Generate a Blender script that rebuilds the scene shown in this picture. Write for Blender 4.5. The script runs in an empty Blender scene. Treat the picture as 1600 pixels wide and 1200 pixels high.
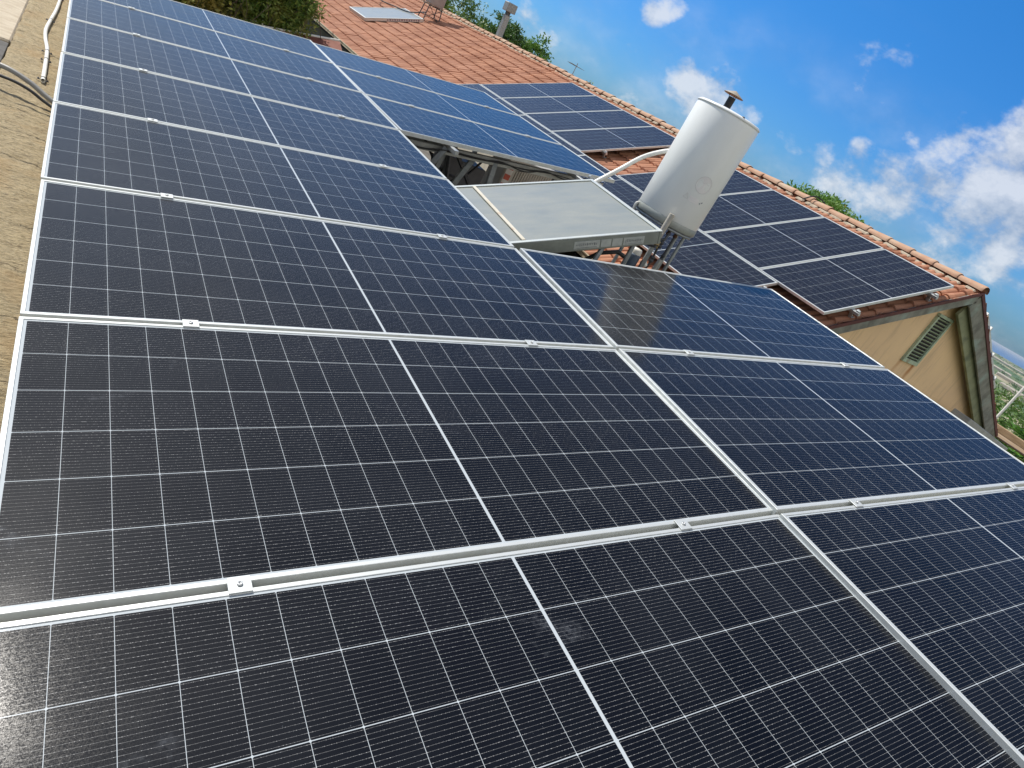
import bpy, math, random
from mathutils import Vector, Matrix, noise
random.seed(7)
sc = bpy.context.scene
COL = sc.collection
R = math.radians

# ---------------------------------------------------------------- camera
cam_d = bpy.data.cameras.new("camera")
cam = bpy.data.objects.new("camera", cam_d); COL.objects.link(cam)
M = [[0.7803383856, 0.1589631153, 0.6048162794], [-0.4259375424, -0.5730265045, 0.7001555792], [0.4578746705, -0.8039722341, -0.3794462188]]
cam.matrix_world = Matrix(((M[0][0], -M[0][1], -M[0][2], 0), (M[1][0], -M[1][1], -M[1][2], 0), (M[2][0], -M[2][1], -M[2][2], 0), (0, 0, 0, 1)))
cam_d.sensor_width = 36; cam_d.lens = 36 * 1050.96 / 1600
cam_d.clip_start = 0.05; cam_d.clip_end = 200000
sc.camera = cam

# ---------------------------------------------------------------- light
SUN = Vector((-0.292, 0.550, 0.787)).normalized()
SUN_EL = math.asin(SUN.z); SUN_AZ = math.atan2(SUN.x, SUN.y)
sun_d = bpy.data.lights.new("sun", 'SUN'); sun_d.energy = 4.9; sun_d.angle = R(0.55); sun_d.color = (1, 0.95, 0.87)
sun = bpy.data.objects.new("sun", sun_d); COL.objects.link(sun)
sun.rotation_euler = SUN.to_track_quat('Z', 'Y').to_euler()
sc.view_settings.view_transform = 'Standard'; sc.view_settings.look = 'None'
sc.view_settings.exposure = 0.0; sc.view_settings.gamma = 1

# small node helpers ------------------------------------------------
class NT:
    def __init__(s, t): s.t = t; s.n = t.nodes; s.l = t.links
    def new(s, typ, **kw):
        x = s.n.new(typ)
        for k, v in kw.items(): setattr(x, k, v)
        return x
    def put(s, inp, v):
        if isinstance(v, bpy.types.NodeSocket): s.l.new(v, inp)
        else: inp.default_value = v
    def m(s, op, a, b=None, c=None, clamp=False):
        x = s.new('ShaderNodeMath', operation=op); x.use_clamp = clamp
        s.put(x.inputs[0], a)
        if b is not None: s.put(x.inputs[1], b)
        if c is not None: s.put(x.inputs[2], c)
        return x.outputs[0]
    def vm(s, op, a, b=None):
        x = s.new('ShaderNodeVectorMath', operation=op); s.put(x.inputs[0], a)
        if b is not None: s.put(x.inputs[1], b)
        return x.outputs['Value'] if op in ('DOT_PRODUCT', 'LENGTH') else x.outputs[0]
    def mix(s, f, a, b):
        x = s.new('ShaderNodeMix', data_type='RGBA'); s.put(x.inputs[0], f); s.put(x.inputs[6], a); s.put(x.inputs[7], b)
        return x.outputs[2]
    def noise(s, vec, scale, detail=3, rough=.55, dist=0, out=0):
        x = s.new('ShaderNodeTexNoise'); s.put(x.inputs['Vector'], vec)
        x.inputs['Scale'].default_value = scale; x.inputs['Detail'].default_value = detail
        x.inputs['Roughness'].default_value = rough; x.inputs['Distortion'].default_value = dist
        return x.outputs[out]
    def ramp(s, v, a, b, oa=0., ob=1., smooth=False):
        x = s.new('ShaderNodeMapRange'); x.clamp = True
        if smooth: x.interpolation_type = 'SMOOTHSTEP'
        s.put(x.inputs[0], v)
        for i, q in enumerate((a, b, oa, ob)): x.inputs[i + 1].default_value = q
        return x.outputs[0]
    def map(s, vec, scale=(1, 1, 1), rot=(0, 0, 0), loc=(0, 0, 0)):
        x = s.new('ShaderNodeMapping'); s.put(x.inputs[0], vec)
        x.inputs['Scale'].default_value = scale; x.inputs['Rotation'].default_value = rot; x.inputs['Location'].default_value = loc
        return x.outputs[0]
    def sep(s, v):
        x = s.new('ShaderNodeSeparateXYZ'); s.put(x.inputs[0], v); return x.outputs
    def comb(s, a, b, c):
        x = s.new('ShaderNodeCombineXYZ'); s.put(x.inputs[0], a); s.put(x.inputs[1], b); s.put(x.inputs[2], c); return x.outputs[0]
    def bump(s, h, strength=.3, dist=.01):
        x = s.new('ShaderNodeBump'); s.put(x.inputs['Height'], h)
        x.inputs['Strength'].default_value = strength; x.inputs['Distance'].default_value = dist
        return x.outputs[0]

# ---------------------------------------------------------------- sky
world = bpy.data.worlds.new("World"); sc.world = world; world.use_nodes = True
w = NT(world.node_tree); w.n.clear()
wo = w.new('ShaderNodeOutputWorld'); bg = w.new('ShaderNodeBackground'); w.l.new(bg.outputs[0], wo.inputs[0])
SKY_K = 0.085
bg.inputs[1].default_value = SKY_K
sky = w.new('ShaderNodeTexSky', sky_type='NISHITA'); sky.sun_disc = False
sky.sun_elevation = SUN_EL; sky.sun_rotation = SUN_AZ
sky.altitude = 60; sky.air_density = 1.0; sky.dust_density = 0.6; sky.ozone_density = 2.2
tc = w.new('ShaderNodeTexCoord'); dirv = tc.outputs['Generated']
dx, dy, dz = w.sep(dirv)
BLOBS = [((0.6855, 0.7222, 0.0923), 3.2, .9), ((0.7196, 0.6865, 0.1042), 3.0, .95), ((0.6531, 0.7506, 0.0942), 2.4, .7),
         ((0.8489, 0.4987, 0.1752), 2.6, .85), ((0.8725, 0.4544, 0.1799), 4.0, .9), ((0.8931, 0.4236, 0.1514), 4.4, .85), ((0.920, 0.360, 0.165), 4.5, .9), ((0.8802, 0.4525, 0.1432), 3.2, .85),
         ((0.7639, 0.6403, 0.0800), 3.0, .95), ((0.7884, 0.6102, 0.0720), 3.0, .9), ((0.74, 0.67, 0.055), 3.0, .8), ((0.8094, 0.5765, 0.1116), 1.3, .62),
         ((0.5892, 0.8036, 0.0844), 1.8, .7), ((0.5897, 0.7946, 0.1444), 1.5, .58), ((0.60, 0.785, 0.1560), 1.3, .5), ((0.4737, 0.8783, 0.0645), 2.0, .7), ((0.5010, 0.8634, 0.0597), 1.6, .7),
         ((0.8614, 0.4979, 0.1008), 3.6, .95), ((0.8441, 0.5285, 0.0906), 3.4, .85), ((0.8825, 0.4618, 0.0790), 4.2, .9), ((0.9051, 0.4129, 0.1018), 4.0, .8),
         ((0.8284, 0.5374, 0.1580), 1.2, .55), ((0.8138, 0.5781, 0.0594), 4.0, .9), ((0.9262, 0.3707, 0.0691), 2.2, .45)]
cov = None
for d, deg, amt in BLOBS:
    dv = Vector(d).normalized()
    f = w.ramp(w.vm('DOT_PRODUCT', dirv, tuple(dv)), math.cos(R(deg)), 1.0, 0, amt)
    f = w.m('POWER', f, .85)
    cov = f if cov is None else w.m('MAXIMUM', cov, f)
# cloud noise in a layer overhead, so that far clouds flatten towards the horizon
inv = w.m('DIVIDE', 1.0, w.m('ADD', w.m('MAXIMUM', dz, 0.0), 0.16))
lay = w.comb(w.m('MULTIPLY', dx, inv), w.m('MULTIPLY', dy, inv), 0.0)
n1 = w.noise(w.map(dirv, scale=(1, 1, 1.45)), 8.5, 12, .60, .0)
n2 = w.noise(lay, 1.6, 7, .58, .3)
n3 = w.noise(w.map(dirv, scale=(1, 1, 1.5), loc=(3, 1, 2)), 7.0, 5, .6)
dens = w.ramp(w.m('ADD', w.m('MULTIPLY', cov, .80), w.m('MULTIPLY', w.m('SUBTRACT', n1, .5), 3.3)), .30, .92, 0, 1, True)
thin = w.m('MULTIPLY', w.ramp(dz, 0.0, .22, 1, 0), w.ramp(w.m('ADD', n3, w.m('MULTIPLY', n1, .35)), .52, .92, 0, .45, True))
over = w.m('MULTIPLY', w.ramp(n2, .54, .74, 0, .4, True), w.ramp(dz, .24, .42, 0, 1))
fill_bank = w.m('MULTIPLY', w.ramp(dy, .02, -.45), w.m('MULTIPLY', w.ramp(dz, .95, .6), w.ramp(w.noise(dirv, 3.0, 6, .55), .30, .52, .35, 1)))  # unseen bright cloud behind the camera, added to lift the shaded faces
veil = w.m('MULTIPLY', w.m('MULTIPLY', w.ramp(dx, .42, .05), w.ramp(dy, 0, .3)), w.ramp(w.noise(dirv, 4.0, 6, .6), .35, .65, .25, .80))
veil = w.m('MULTIPLY', veil, w.ramp(dz, .85, .5))
alld = w.m('MAXIMUM', w.m('MAXIMUM', w.m('MAXIMUM', w.m('MULTIPLY', dens, .76), veil), fill_bank), w.m('MAXIMUM', thin, over))
n4 = w.noise(w.map(dirv, scale=(1, 1, 1.45), loc=(-.012, .016, .030)), 8.5, 6, .60, .0)
shade = w.ramp(w.m('SUBTRACT', n1, n4), -.10, .10, 0, 1)
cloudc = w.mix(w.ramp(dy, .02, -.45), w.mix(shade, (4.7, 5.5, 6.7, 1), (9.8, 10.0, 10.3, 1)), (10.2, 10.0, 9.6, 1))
hs = w.new('ShaderNodeHueSaturation'); hs.inputs['Saturation'].default_value = 1.22; hs.inputs['Value'].default_value = 1.0
w.l.new(sky.outputs[0], hs.inputs['Color'])
tint = w.mix(1.0, hs.outputs[0], w.mix(w.ramp(dz, .36, .62), w.mix(w.ramp(dz, 0.02, .34), (.42, .81, 1.48, 1), (.42, 1.22, 1.78, 1)), (.66, .84, .98, 1))); tint.node.blend_type = 'MULTIPLY'
# the wide bright haze round the sun
glow = w.m('POWER', w.m('MAXIMUM', w.vm('DOT_PRODUCT', dirv, tuple(SUN)), 0.0), 14.0)
add = w.new('ShaderNodeMix', data_type='RGBA', blend_type='ADD'); add.inputs[0].default_value = 1
w.l.new(w.mix(alld, tint, cloudc), add.inputs[6])
gc = w.vm('SCALE', (1.0, .93, .85)); w.l.new(w.m('MULTIPLY', glow, 1.5), gc.node.inputs['Scale'])
w.l.new(gc, add.inputs[7])
w.l.new(add.outputs[2], bg.inputs[0])

# ---------------------------------------------------------------- materials
def mat(name, col=(.5, .5, .5), rough=.6, metal=0., spec=.5):
    m_ = bpy.data.materials.new(name); m_.use_nodes = True
    t = NT(m_.node_tree); b = m_.node_tree.nodes['Principled BSDF']
    b.inputs['Base Color'].default_value = (*col, 1); b.inputs['Roughness'].default_value = rough
    b.inputs['Metallic'].default_value = metal; b.inputs['Specular IOR Level'].default_value = spec
    return m_, t, b
def noisy(name, c1, c2, rough=.7, metal=0., scale=8, detail=5, bump=0., bscale=None, stretch=(1, 1, 1), lo=.35, hi=.65, c3=None, s3=2, spec=.5):
    m_, t, b = mat(name, c1, rough, metal, spec)
    tcn = t.new('ShaderNodeTexCoord'); v = t.map(tcn.outputs['Object'], stretch)
    n = t.noise(v, scale, detail, .6)
    c = t.mix(t.ramp(n, lo, hi), (*c1, 1), (*c2, 1))
    if c3: c = t.mix(t.ramp(t.noise(v, s3, 4), .55, .72), c, (*c3, 1))
    t.put(b.inputs['Base Color'], c)
    t.put(b.inputs['Roughness'], t.ramp(n, .3, .7, max(.02, rough - .08), min(1, rough + .08)))
    if bump: t.put(b.inputs['Normal'], t.bump(t.noise(v, bscale or scale * 3, 6, .65), bump, .01))
    return m_
alu = noisy('aluminium', (.66, .68, .66), (.56, .58, .56), .45, .35, 30, 3)
alu_side = noisy('anodised_aluminium', (.55, .56, .55), (.48, .49, .48), .42, .7, 20, 3)
galv = noisy('galvanised_steel', (.36, .38, .38), (.26, .28, .29), .5, .6, 25, 4, .1)
dark_steel = noisy('dark_steel', (.10, .105, .11), (.06, .062, .065), .55, .4, 20, 4)
white_plastic = noisy('white_plastic', (.88, .87, .80), (.80, .78, .70), .4, 0, 18, 4)
grey_plastic = noisy('grey_plastic', (.30, .29, .26), (.22, .215, .2), .45, 0, 14, 4)
black_rubber = noisy('black_rubber', (.012, .012, .013), (.03, .03, .03), .5, 0, 20, 3)
rust = noisy('rusty_metal', (.16, .07, .03), (.07, .04, .025), .8, .2, 40, 5, .2)
brass = noisy('brass', (.45, .33, .16), (.25, .2, .12), .4, .8, 40, 3)
terra_plastic = noisy('orange_pipe', (.42, .16, .05), (.3, .11, .04), .5, 0, 20, 3)

def cell_material(name, W, H, lip, mx, my, gapmid, ncol, nrow, tintc=(.0025, .0032, .0058)):
    m_, t, b = mat(name, (.01, .01, .02), .1)
    tcn = t.new('ShaderNodeTexCoord'); x, y, z = t.sep(tcn.outputs['Object'])
    cw = (W / 2 - lip - mx - gapmid / 2) / ncol; ch = (H - 2 * lip - 2 * my) / nrow
    a = t.m('SUBTRACT', t.m('ABSOLUTE', x), gapmid / 2)
    fx = t.m('MULTIPLY', t.m('FRACT', t.m('DIVIDE', a, cw)), cw); ex = t.m('MINIMUM', fx, t.m('SUBTRACT', cw, fx))
    bb = t.m('ADD', y, nrow * ch / 2)
    fy = t.m('MULTIPLY', t.m('FRACT', t.m('DIVIDE', bb, ch)), ch); ey = t.m('MINIMUM', fy, t.m('SUBTRACT', ch, fy))
    ins = t.m('MULTIPLY', t.m('MULTIPLY', t.m('GREATER_THAN', a, 0), t.m('LESS_THAN', a, cw * ncol)),
              t.m('MULTIPLY', t.m('GREATER_THAN', bb, 0), t.m('LESS_THAN', bb, ch * nrow)))
    cell = t.m('MULTIPLY', t.m('MULTIPLY', t.m('GREATER_THAN', ex, .0006), t.m('GREATER_THAN', ey, .0010)),
               t.m('GREATER_THAN', t.m('ADD', ex, ey), .0038))
    cell = t.m('MULTIPLY', cell, ins)
    pitch = ch / 16
    fb = t.m('ABSOLUTE', t.m('SUBTRACT', t.m('FRACT', t.m('DIVIDE', fy, pitch)), .5))
    dots = t.noise(t.comb(t.m('MULTIPLY', x, 380), t.m('MULTIPLY', y, 90), 0.0), 1.0, 1, .5)
    endpad = t.m('LESS_THAN', ex, .009)
    wid = t.m('ADD', t.m('MULTIPLY', t.ramp(dots, .56, .66), .026), t.m('ADD', .017, t.m('MULTIPLY', endpad, .012)))
    wire = t.m('MULTIPLY', t.m('LESS_THAN', fb, wid), cell)
    # faint tone changes cell to cell
    wn = t.new('ShaderNodeTexWhiteNoise', noise_dimensions='3D')
    oi = t.new('ShaderNodeObjectInfo')
    t.put(wn.inputs['Vector'], t.comb(t.m('FLOOR', t.m('DIVIDE', x, cw)), t.m('FLOOR', t.m('DIVIDE', bb, ch)), t.m('MULTIPLY', oi.outputs['Random'], 40)))
    si = t.mix(wn.outputs['Value'], (*tintc, 1), (tintc[0] * 1.7, tintc[1] * 1.6, tintc[2] * 1.35, 1))
    c = t.mix(cell, (.46, .50, .52, 1), si)
    c = t.mix(t.m('MULTIPLY', wire, t.ramp(dots, .56, .66, .52, .95)), c, (.40, .40, .39, 1))
    # dust film, dried drops and wiped smudges
    pv = t.comb(x, t.m('ADD', y, t.m('MULTIPLY', oi.outputs['Random'], 37)), t.m('MULTIPLY', oi.outputs['Random'], 11))
    d1 = t.ramp(t.noise(pv, 2.6, 5, .6), .42, .78, .001, .014)
    sm = t.m('MULTIPLY', t.ramp(t.noise(t.map(pv, (1, 1.7, 1), (0, 0, .7)), 4.4, 4, .6, .4), .65, .78, 0, .11, True), t.ramp(t.noise(pv, 60, 4, .7), .4, .62))
    sp = t.m('MULTIPLY', t.ramp(t.noise(pv, 210, 2, .5), .76, .80), .35)
    film = t.m('MAXIMUM', t.m('ADD', d1, sm), sp)
    c = t.mix(film, c, (.40, .43, .47, 1))
    t.put(b.inputs['Base Color'], c)
    b.inputs['Specular IOR Level'].default_value = .05
    t.put(b.inputs['Roughness'], t.ramp(wire, 0, 1, .5, .35))
    b.inputs['Coat Weight'].default_value = .70; b.inputs['Coat IOR'].default_value = 1.32
    t.put(b.inputs['Coat Roughness'], t.ramp(t.m('ADD', t.m('MULTIPLY', t.noise(pv, 3.0, 4, .6), .4), t.m('MULTIPLY', t.noise(pv, 420, 1, .5), .6)), .35, .65, .07, .20))
    t.put(b.inputs['Coat Normal'], t.bump(t.noise(pv, 900, 1, .5), .05, .0006))
    return m_

# ---------------------------------------------------------------- mesh builder
class MB:
    def __init__(s): s.v = []; s.f = []; s.smooth = []
    def add(s, vs, fs, smooth=False):
        o = len(s.v); s.v += [tuple(v) for v in vs]
        s.f += [tuple(o + i for i in f) for f in fs]; s.smooth += [smooth] * len(fs); return s
    def box(s, c, size, rot=None, mtx=None):
        hx, hy, hz = size[0] / 2, size[1] / 2, size[2] / 2
        vs = [Vector((i * hx, j * hy, k * hz)) for i in (-1, 1) for j in (-1, 1) for k in (-1, 1)]
        if rot is not None: vs = [rot @ v for v in vs]
        vs = [v + Vector(c) for v in vs]
        if mtx: vs = [mtx @ v for v in vs]
        return s.add(vs, [(0, 1, 3, 2), (4, 6, 7, 5), (0, 4, 5, 1), (2, 3, 7, 6), (0, 2, 6, 4), (1, 5, 7, 3)])
    def cbox(s, c, size, bev=.004, rot=None):
        # box with chamfered long edges in all directions
        x, y, z = size[0] / 2, size[1] / 2, size[2] / 2; b = min(bev, x * .9, y * .9, z * .9)
        vs = []; idx = {}
        for i in (-1, 1):
            for j in (-1, 1):
                for k in (-1, 1):
                    for a in range(3):
                        p = [i * (x - b), j * (y - b), k * (z - b)]; p[a] = (i * x, j * y, k * z)[a]
                        idx[(i, j, k, a)] = len(vs); vs.append(Vector(p))
        fs = []
        def q(l): fs.append(tuple(idx[t] for t in l))
        for g in (-1, 1):
            q([(g, -1, -1, 0), (g, 1, -1, 0), (g, 1, 1, 0), (g, -1, 1, 0)]); q([(-1, g, -1, 1), (1, g, -1, 1), (1, g, 1, 1), (-1, g, 1, 1)]); q([(-1, -1, g, 2), (1, -1, g, 2), (1, 1, g, 2), (-1, 1, g, 2)])
            for h in (-1, 1):
                q([(g, h, -1, 0), (g, h, 1, 0), (g, h, 1, 1), (g, h, -1, 1)]); q([(g, -1, h, 0), (g, 1, h, 0), (g, 1, h, 2), (g, -1, h, 2)]); q([(-1, g, h, 1), (1, g, h, 1), (1, g, h, 2), (-1, g, h, 2)])
                for k in (-1, 1): q([(g, h, k, 0), (g, h, k, 1), (g, h, k, 2)])
        if rot is not None: vs = [rot @ v for v in vs]
        return s.add([v + Vector(c) for v in vs], fs)
    def tube(s, pts, r, n=10, cap=True, r2=None):
        pts = [Vector(p) for p in pts]; rings = []; up = None
        for i, p in enumerate(pts):
            d = (pts[min(i + 1, len(pts) - 1)] - pts[max(i - 1, 0)]).normalized()
            if up is None: up = d.orthogonal().normalized()
            up = (up - d * up.dot(d)).normalized(); sd = d.cross(up)
            rr = r if r2 is None else r + (r2 - r) * i / (len(pts) - 1)
            rings.append([p + (up * math.cos(2 * math.pi * k / n) + sd * math.sin(2 * math.pi * k / n)) * rr for k in range(n)])
        vs = [v for q in rings for v in q]; fs = []
        for i in range(len(pts) - 1):
            for k in range(n): fs.append((i * n + k, i * n + (k + 1) % n, (i + 1) * n + (k + 1) % n, (i + 1) * n + k))
        s.add(vs, fs, True)
        if cap: s.add(rings[0], [tuple(range(n))[::-1]]); s.add(rings[-1], [tuple(range(n))])
        return s
    def lathe(s, base, prof, n=32, axis=Vector((0, 0, 1)), smooth=True):
        q = Vector((0, 0, 1)).rotation_difference(axis); vs = []
        for r_, z_ in prof:
            for k in range(n): vs.append(Vector(base) + q @ Vector((r_ * math.cos(2 * math.pi * k / n), r_ * math.sin(2 * math.pi * k / n), z_)))
        fs = []
        for i in range(len(prof) - 1):
            for k in range(n): fs.append((i * n + k, i * n + (k + 1) % n, (i + 1) * n + (k + 1) % n, (i + 1) * n + k))
        return s.add(vs, fs, smooth)
    def build(s, name, material, parent=None, inv=None):
        me = bpy.data.meshes.new(name)
        vs = s.v if inv is None else [tuple(inv @ Vector(v)) for v in s.v]
        me.from_pydata(vs, [], s.f); me.materials.append(material)
        me.polygons.foreach_set('use_smooth', s.smooth); me.update()
        import bmesh
        bm = bmesh.new(); bm.from_mesh(me); bmesh.ops.recalc_face_normals(bm, faces=bm.faces); bm.to_mesh(me); bm.free()
        o = bpy.data.objects.new(name, me); COL.objects.link(o)
        if parent: o.parent = parent
        return o
def tag(o, label=None, cat=None, group=None, kind=None):
    if label: o['label'] = label
    if cat: o['category'] = cat
    if group: o['group'] = group
    if kind: o['kind'] = kind
    return o
def thing(name, label, cat, loc=(0, 0, 0), mtx=None, group=None):
    o = bpy.data.objects.new(name, None); COL.objects.link(o); o.empty_display_size = .1
    if mtx is not None: o.matrix_world = mtx
    else: o.location = loc
    return tag(o, label, cat, group)
def frame_mtx(O, u, v):
    u = Vector(u).normalized(); v = Vector(v); v = (v - u * v.dot(u)).normalized(); n = u.cross(v)
    return Matrix(((u.x, v.x, n.x, O[0]), (u.y, v.y, n.y, O[1]), (u.z, v.z, n.z, O[2]), (0, 0, 0, 1)))
def T(x, y, z=0): return Matrix.Translation((x, y, z))

# ---------------------------------------------------------------- plane frames of the arrays
A0 = frame_mtx((0.04198, 1.0702, -1.31623), (0.98493, 0.00511, 0.17290), (-0.00614, 0.99997, 0.00540))
A1 = frame_mtx((2.39027, 1.06973, -0.88706), (0.98644, -0.00909, 0.16385), (0.00839, 0.99995, 0.00493))
A2 = frame_mtx((2.39874, 5.68796, -0.87303), (0.98544, 0.00307, 0.16997), (-0.00307, 1.0, -0.00029))
BP = frame_mtx((7.58696, 4.48666, -0.64808), (0.909708, 0, 0.415249), (0, 1, 0))
PW, PH, PITCH, TH = 2.404, 1.131, 1.151, .035
LIP, MX, MY, GM = .013, .008, .006, .009
cells = cell_material('solar_cells', PW, PH, LIP, MX, MY, GM, 11, 6)
cells_b = cell_material('solar_cells_blue', PW, PH, LIP, MX, MY, .011, 11, 6, (.004, .006, .014))

def make_panel(name='solar_panel', cm=cells):
    root = thing(name, None, 'solar panel')
    f = MB()
    ox, oy = PW / 2, PH / 2; ix, iy = ox - LIP, oy - LIP; b = .0012
    def ring(x, y, z): return [Vector((-x, -y, z)), Vector((x, -y, z)), Vector((x, y, z)), Vector((-x, y, z))]
    rings = [ring(ix, iy, -.0045), ring(ix, iy, -b), ring(ix + b, iy + b, 0), ring(ox - b, oy - b, 0), ring(ox, oy, -b),
             ring(ox, oy, -TH), ring(ox - .03, oy - .03, -TH), ring(ox - .03, oy - .03, -TH + .002)]
    vs = [v for r in rings for v in r]; fs = []
    for i in range(len(rings) - 1):
        for k in range(4): fs.append((i * 4 + k, i * 4 + (k + 1) % 4, (i + 1) * 4 + (k + 1) % 4, (i + 1) * 4 + k))
    f.add(vs, fs); f.build('panel_frame', alu, root)
    g = MB().box((0, 0, -.0055), (2 * ix - .0006, 2 * iy - .0006, .005)); g.build('cell_sheet', cm, root)
    jb = MB()
    jb.cbox((0, .0, -.018), (.12, .08, .018), .003)
    jb.build('junction_box', black_rubber, root)
    return root
protoA = make_panel(); used = set()
protoB = make_panel(cm=cells_b)
def place_panel(proto, mtx, label, group):
    if proto.name in used:
        r = proto.copy(); COL.objects.link(r)
        for ch in list(proto.children):
            c = ch.copy(); COL.objects.link(c); c.parent = r
    else: r = proto; used.add(proto.name)
    r.matrix_world = mtx; r['label'] = label; r['group'] = group
    return r
ORD = ['nearest the camera', 'second from the camera', 'third from the camera', 'fourth from the camera', 'fifth from the camera', 'sixth from the camera', 'seventh from the camera', 'farthest from the camera']
rnd = random.Random(3)
for k in range(8):
    v = (k - 1) * PITCH + PITCH / 2
    # installers never set a long run perfectly: a few millimetres of play
    m_ = A0 @ T(PW / 2 + rnd.uniform(-.002, .002), v, rnd.uniform(-.001, .001))
    place_panel(protoA, m_, 'solar panel in the left column beside the stone wall, ' + ORD[k], 'solar panels of the near array')
for k in range(3):
    v = (k - 1) * PITCH + PITCH / 2
    nm = ['nearest the camera, cut off by the picture corner', 'in the middle, below the tan gable wall', 'farthest back, reflecting the white tank'][k]
    place_panel(protoA, A1 @ T(PW / 2 + .004, v), 'right column solar panel, ' + nm, 'solar panels of the near array')
for k in range(3):
    nm = ['with its bare edge over the open gap', 'middle one of the three', 'topmost, edge touching the red tiles'][k]
    place_panel(protoA, A2 @ T(PW / 2 + .004, k * PITCH + PITCH / 2), 'pale blue solar panel beyond the flat collector, ' + nm, 'solar panels of the near array')
OFF2 = 5.8074
for g, (off, nm) in enumerate(((0, 'right of the white tank'), (OFF2, 'left of the white tank'))):
    for k in range(4):
        place_panel(protoB, BP @ T(PW / 2, off + k * PITCH + PITCH / 2), 'roof solar panel %s, %s' % (nm, ['nearest the gable' if g == 0 else 'just past the bare tiles', 'second from the near end', 'third from the near end', 'farthest along the ridge'][k]), 'upper row of roof panels')
RZ = Matrix.Rotation(math.pi / 2, 4, 'Z')
for k, y0 in enumerate((.775, 3.195, 5.61, 8.03)):
    place_panel(protoB, BP @ T(-.02 - PH / 2, y0 + PW / 2) @ RZ, 'lengthwise solar panel along the lower roof row, ' + ['near end, behind the tank legs', 'second, beside the flat collector corner', 'third, just past the pale blue panels', 'far end of the row'][k], 'lower row of roof panels')
SLOPE = math.atan2(.415249, .909708); SLR = math.atan(.414)      # the far slope is a little flatter
RIDGE = (10.46, .475)
BR = frame_mtx((RIDGE[0] + .75, 4.50, RIDGE[1] - .75 * math.tan(SLR) + .13), (math.cos(SLR), 0, -math.sin(SLR)), (0, 1, 0))
place_panel(protoB, BR @ T(PW / 2, PH / 2), 'solar panel seen edge on behind the right rake board', 'panels on the far slope')

# clamps between the rows
def make_clamp():
    root = thing('panel_clamp', None, 'clamp')
    p = MB()
    p.cbox((0, 0, .0035), (.052, .046, .003), .001); p.box((0, -.0085, -.004), (.052, .002, .014)); p.box((0, .0085, -.004), (.052, .002, .014))
    p.build('clamp_plate', alu, root)
    b = MB().lathe((0, 0, .005), [(.0001, 0), (.0065, 0), (.007, .001), (.007, .004), (.005, .005), (.0035, .005), (.0035, .003), (.0001, .003)], 12)
    b.build('bolt', alu_side, root)
    return root
clamp0 = make_clamp(); cl_used = []
def place_clamp(mtx, label, group):
    if cl_used:
        r = clamp0.copy(); COL.objects.link(r)
        for ch in list(clamp0.children):
            c = ch.copy(); COL.objects.link(c); c.parent = r
    else: r = clamp0
    cl_used.append(r); r.matrix_world = mtx; r['label'] = label; r['group'] = group
JN = ['first', 'second', 'third', 'fourth', 'fifth', 'sixth', 'seventh']
for k in range(7):
    for s_, x in (('left', .48), ('right', 1.90)):
        place_clamp(A0 @ T(x, k * PITCH), 'small silver clamp, %s one on the %s panel joint of the left column' % (s_, JN[k]), 'clamps joining the panel rows')
for k in range(2):
    for s_, x in (('left', .50), ('right', 1.92)):
        place_clamp(A1 @ T(x, k * PITCH), 'small silver clamp, %s one on the %s joint of the near right column' % (s_, JN[k]), 'clamps joining the panel rows')
for k in range(1, 3):
    for s_, x in (('left', .50), ('right', 1.92)):
        place_clamp(A2 @ T(x, k * PITCH), 'small silver clamp, %s one on joint %s of the pale blue panels' % (s_, ['one', 'two'][k - 1]), 'clamps joining the panel rows')

# ---------------------------------------------------------------- tiled house
tile_m, t, b = mat('terracotta_tiles', (.45, .17, .09), .8)
tcn = t.new('ShaderNodeTexCoord'); x, y, z = t.sep(tcn.outputs['Object'])
wn = t.new('ShaderNodeTexWhiteNoise', noise_dimensions='3D')
t.put(wn.inputs['Vector'], t.comb(t.m('FLOOR', t.m('DIVIDE', t.m('ADD', x, 5.0 + .0), .36)), t.m('FLOOR', t.m('DIVIDE', y, .24)), 0.0))
c = t.mix(t.ramp(wn.outputs['Value'], 0, 1), (.34, .142, .075, 1), (.50, .24, .138, 1))
c = t.mix(t.ramp(t.noise(tcn.outputs['Object'], 1.1, 5, .65), .45, .75, 0, .55), c, (.52, .28, .19, 1))
c = t.mix(t.ramp(t.noise(tcn.outputs['Object'], 14, 6, .7), .55, .8, 0, .5), c, (.27, .10, .06, 1))
t.put(b.inputs['Base Color'], c); t.put(b.inputs['Normal'], t.bump(t.noise(tcn.outputs['Object'], 60, 5), .25, .01))
ridge_m = noisy('buff_ridge_clay', (.46, .26, .16), (.52, .35, .24), .85, 0, 7, 6, .3, 40, c3=(.55, .45, .33), s3=1.3)
mortar = noisy('mortar', (.50, .43, .33), (.40, .33, .24), .9, 0, 20, 6, .4)
wall_m, t, b = mat('tan_render', (.5, .35, .2), .9)
tcn = t.new('ShaderNodeTexCoord'); ov = tcn.outputs['Object']
c = t.mix(t.ramp(t.noise(ov, 1.6, 5, .6), .35, .7), (.90, .64, .37, 1), (.82, .58, .35, 1))
c = t.mix(t.ramp(t.noise(t.map(ov, (5, 1, .7)), 1.6, 6, .65), .50, .75, 0, .6), c, (.46, .33, .21, 1))
x, y, z = t.sep(ov)
for cx_ in (10.31, 10.75):      # rust runs below the two lower corners of the vent
    wob = t.m('MULTIPLY', t.m('SUBTRACT', t.noise(ov, 7, 3), .5), .08)
    st = t.m('MULTIPLY', t.ramp(t.m('ABSOLUTE', t.m('ADD', t.m('SUBTRACT', x, cx_), wob)), .010, .07, 1, 0), t.m('MULTIPLY', t.ramp(z, -1.30, -.86, 0, 1), t.m('LESS_THAN', z, -.83)))
    c = t.mix(t.m('MULTIPLY', st, 1.0 if cx_ > 10.5 else .5), c, (.42, .15, .03, 1))
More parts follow.
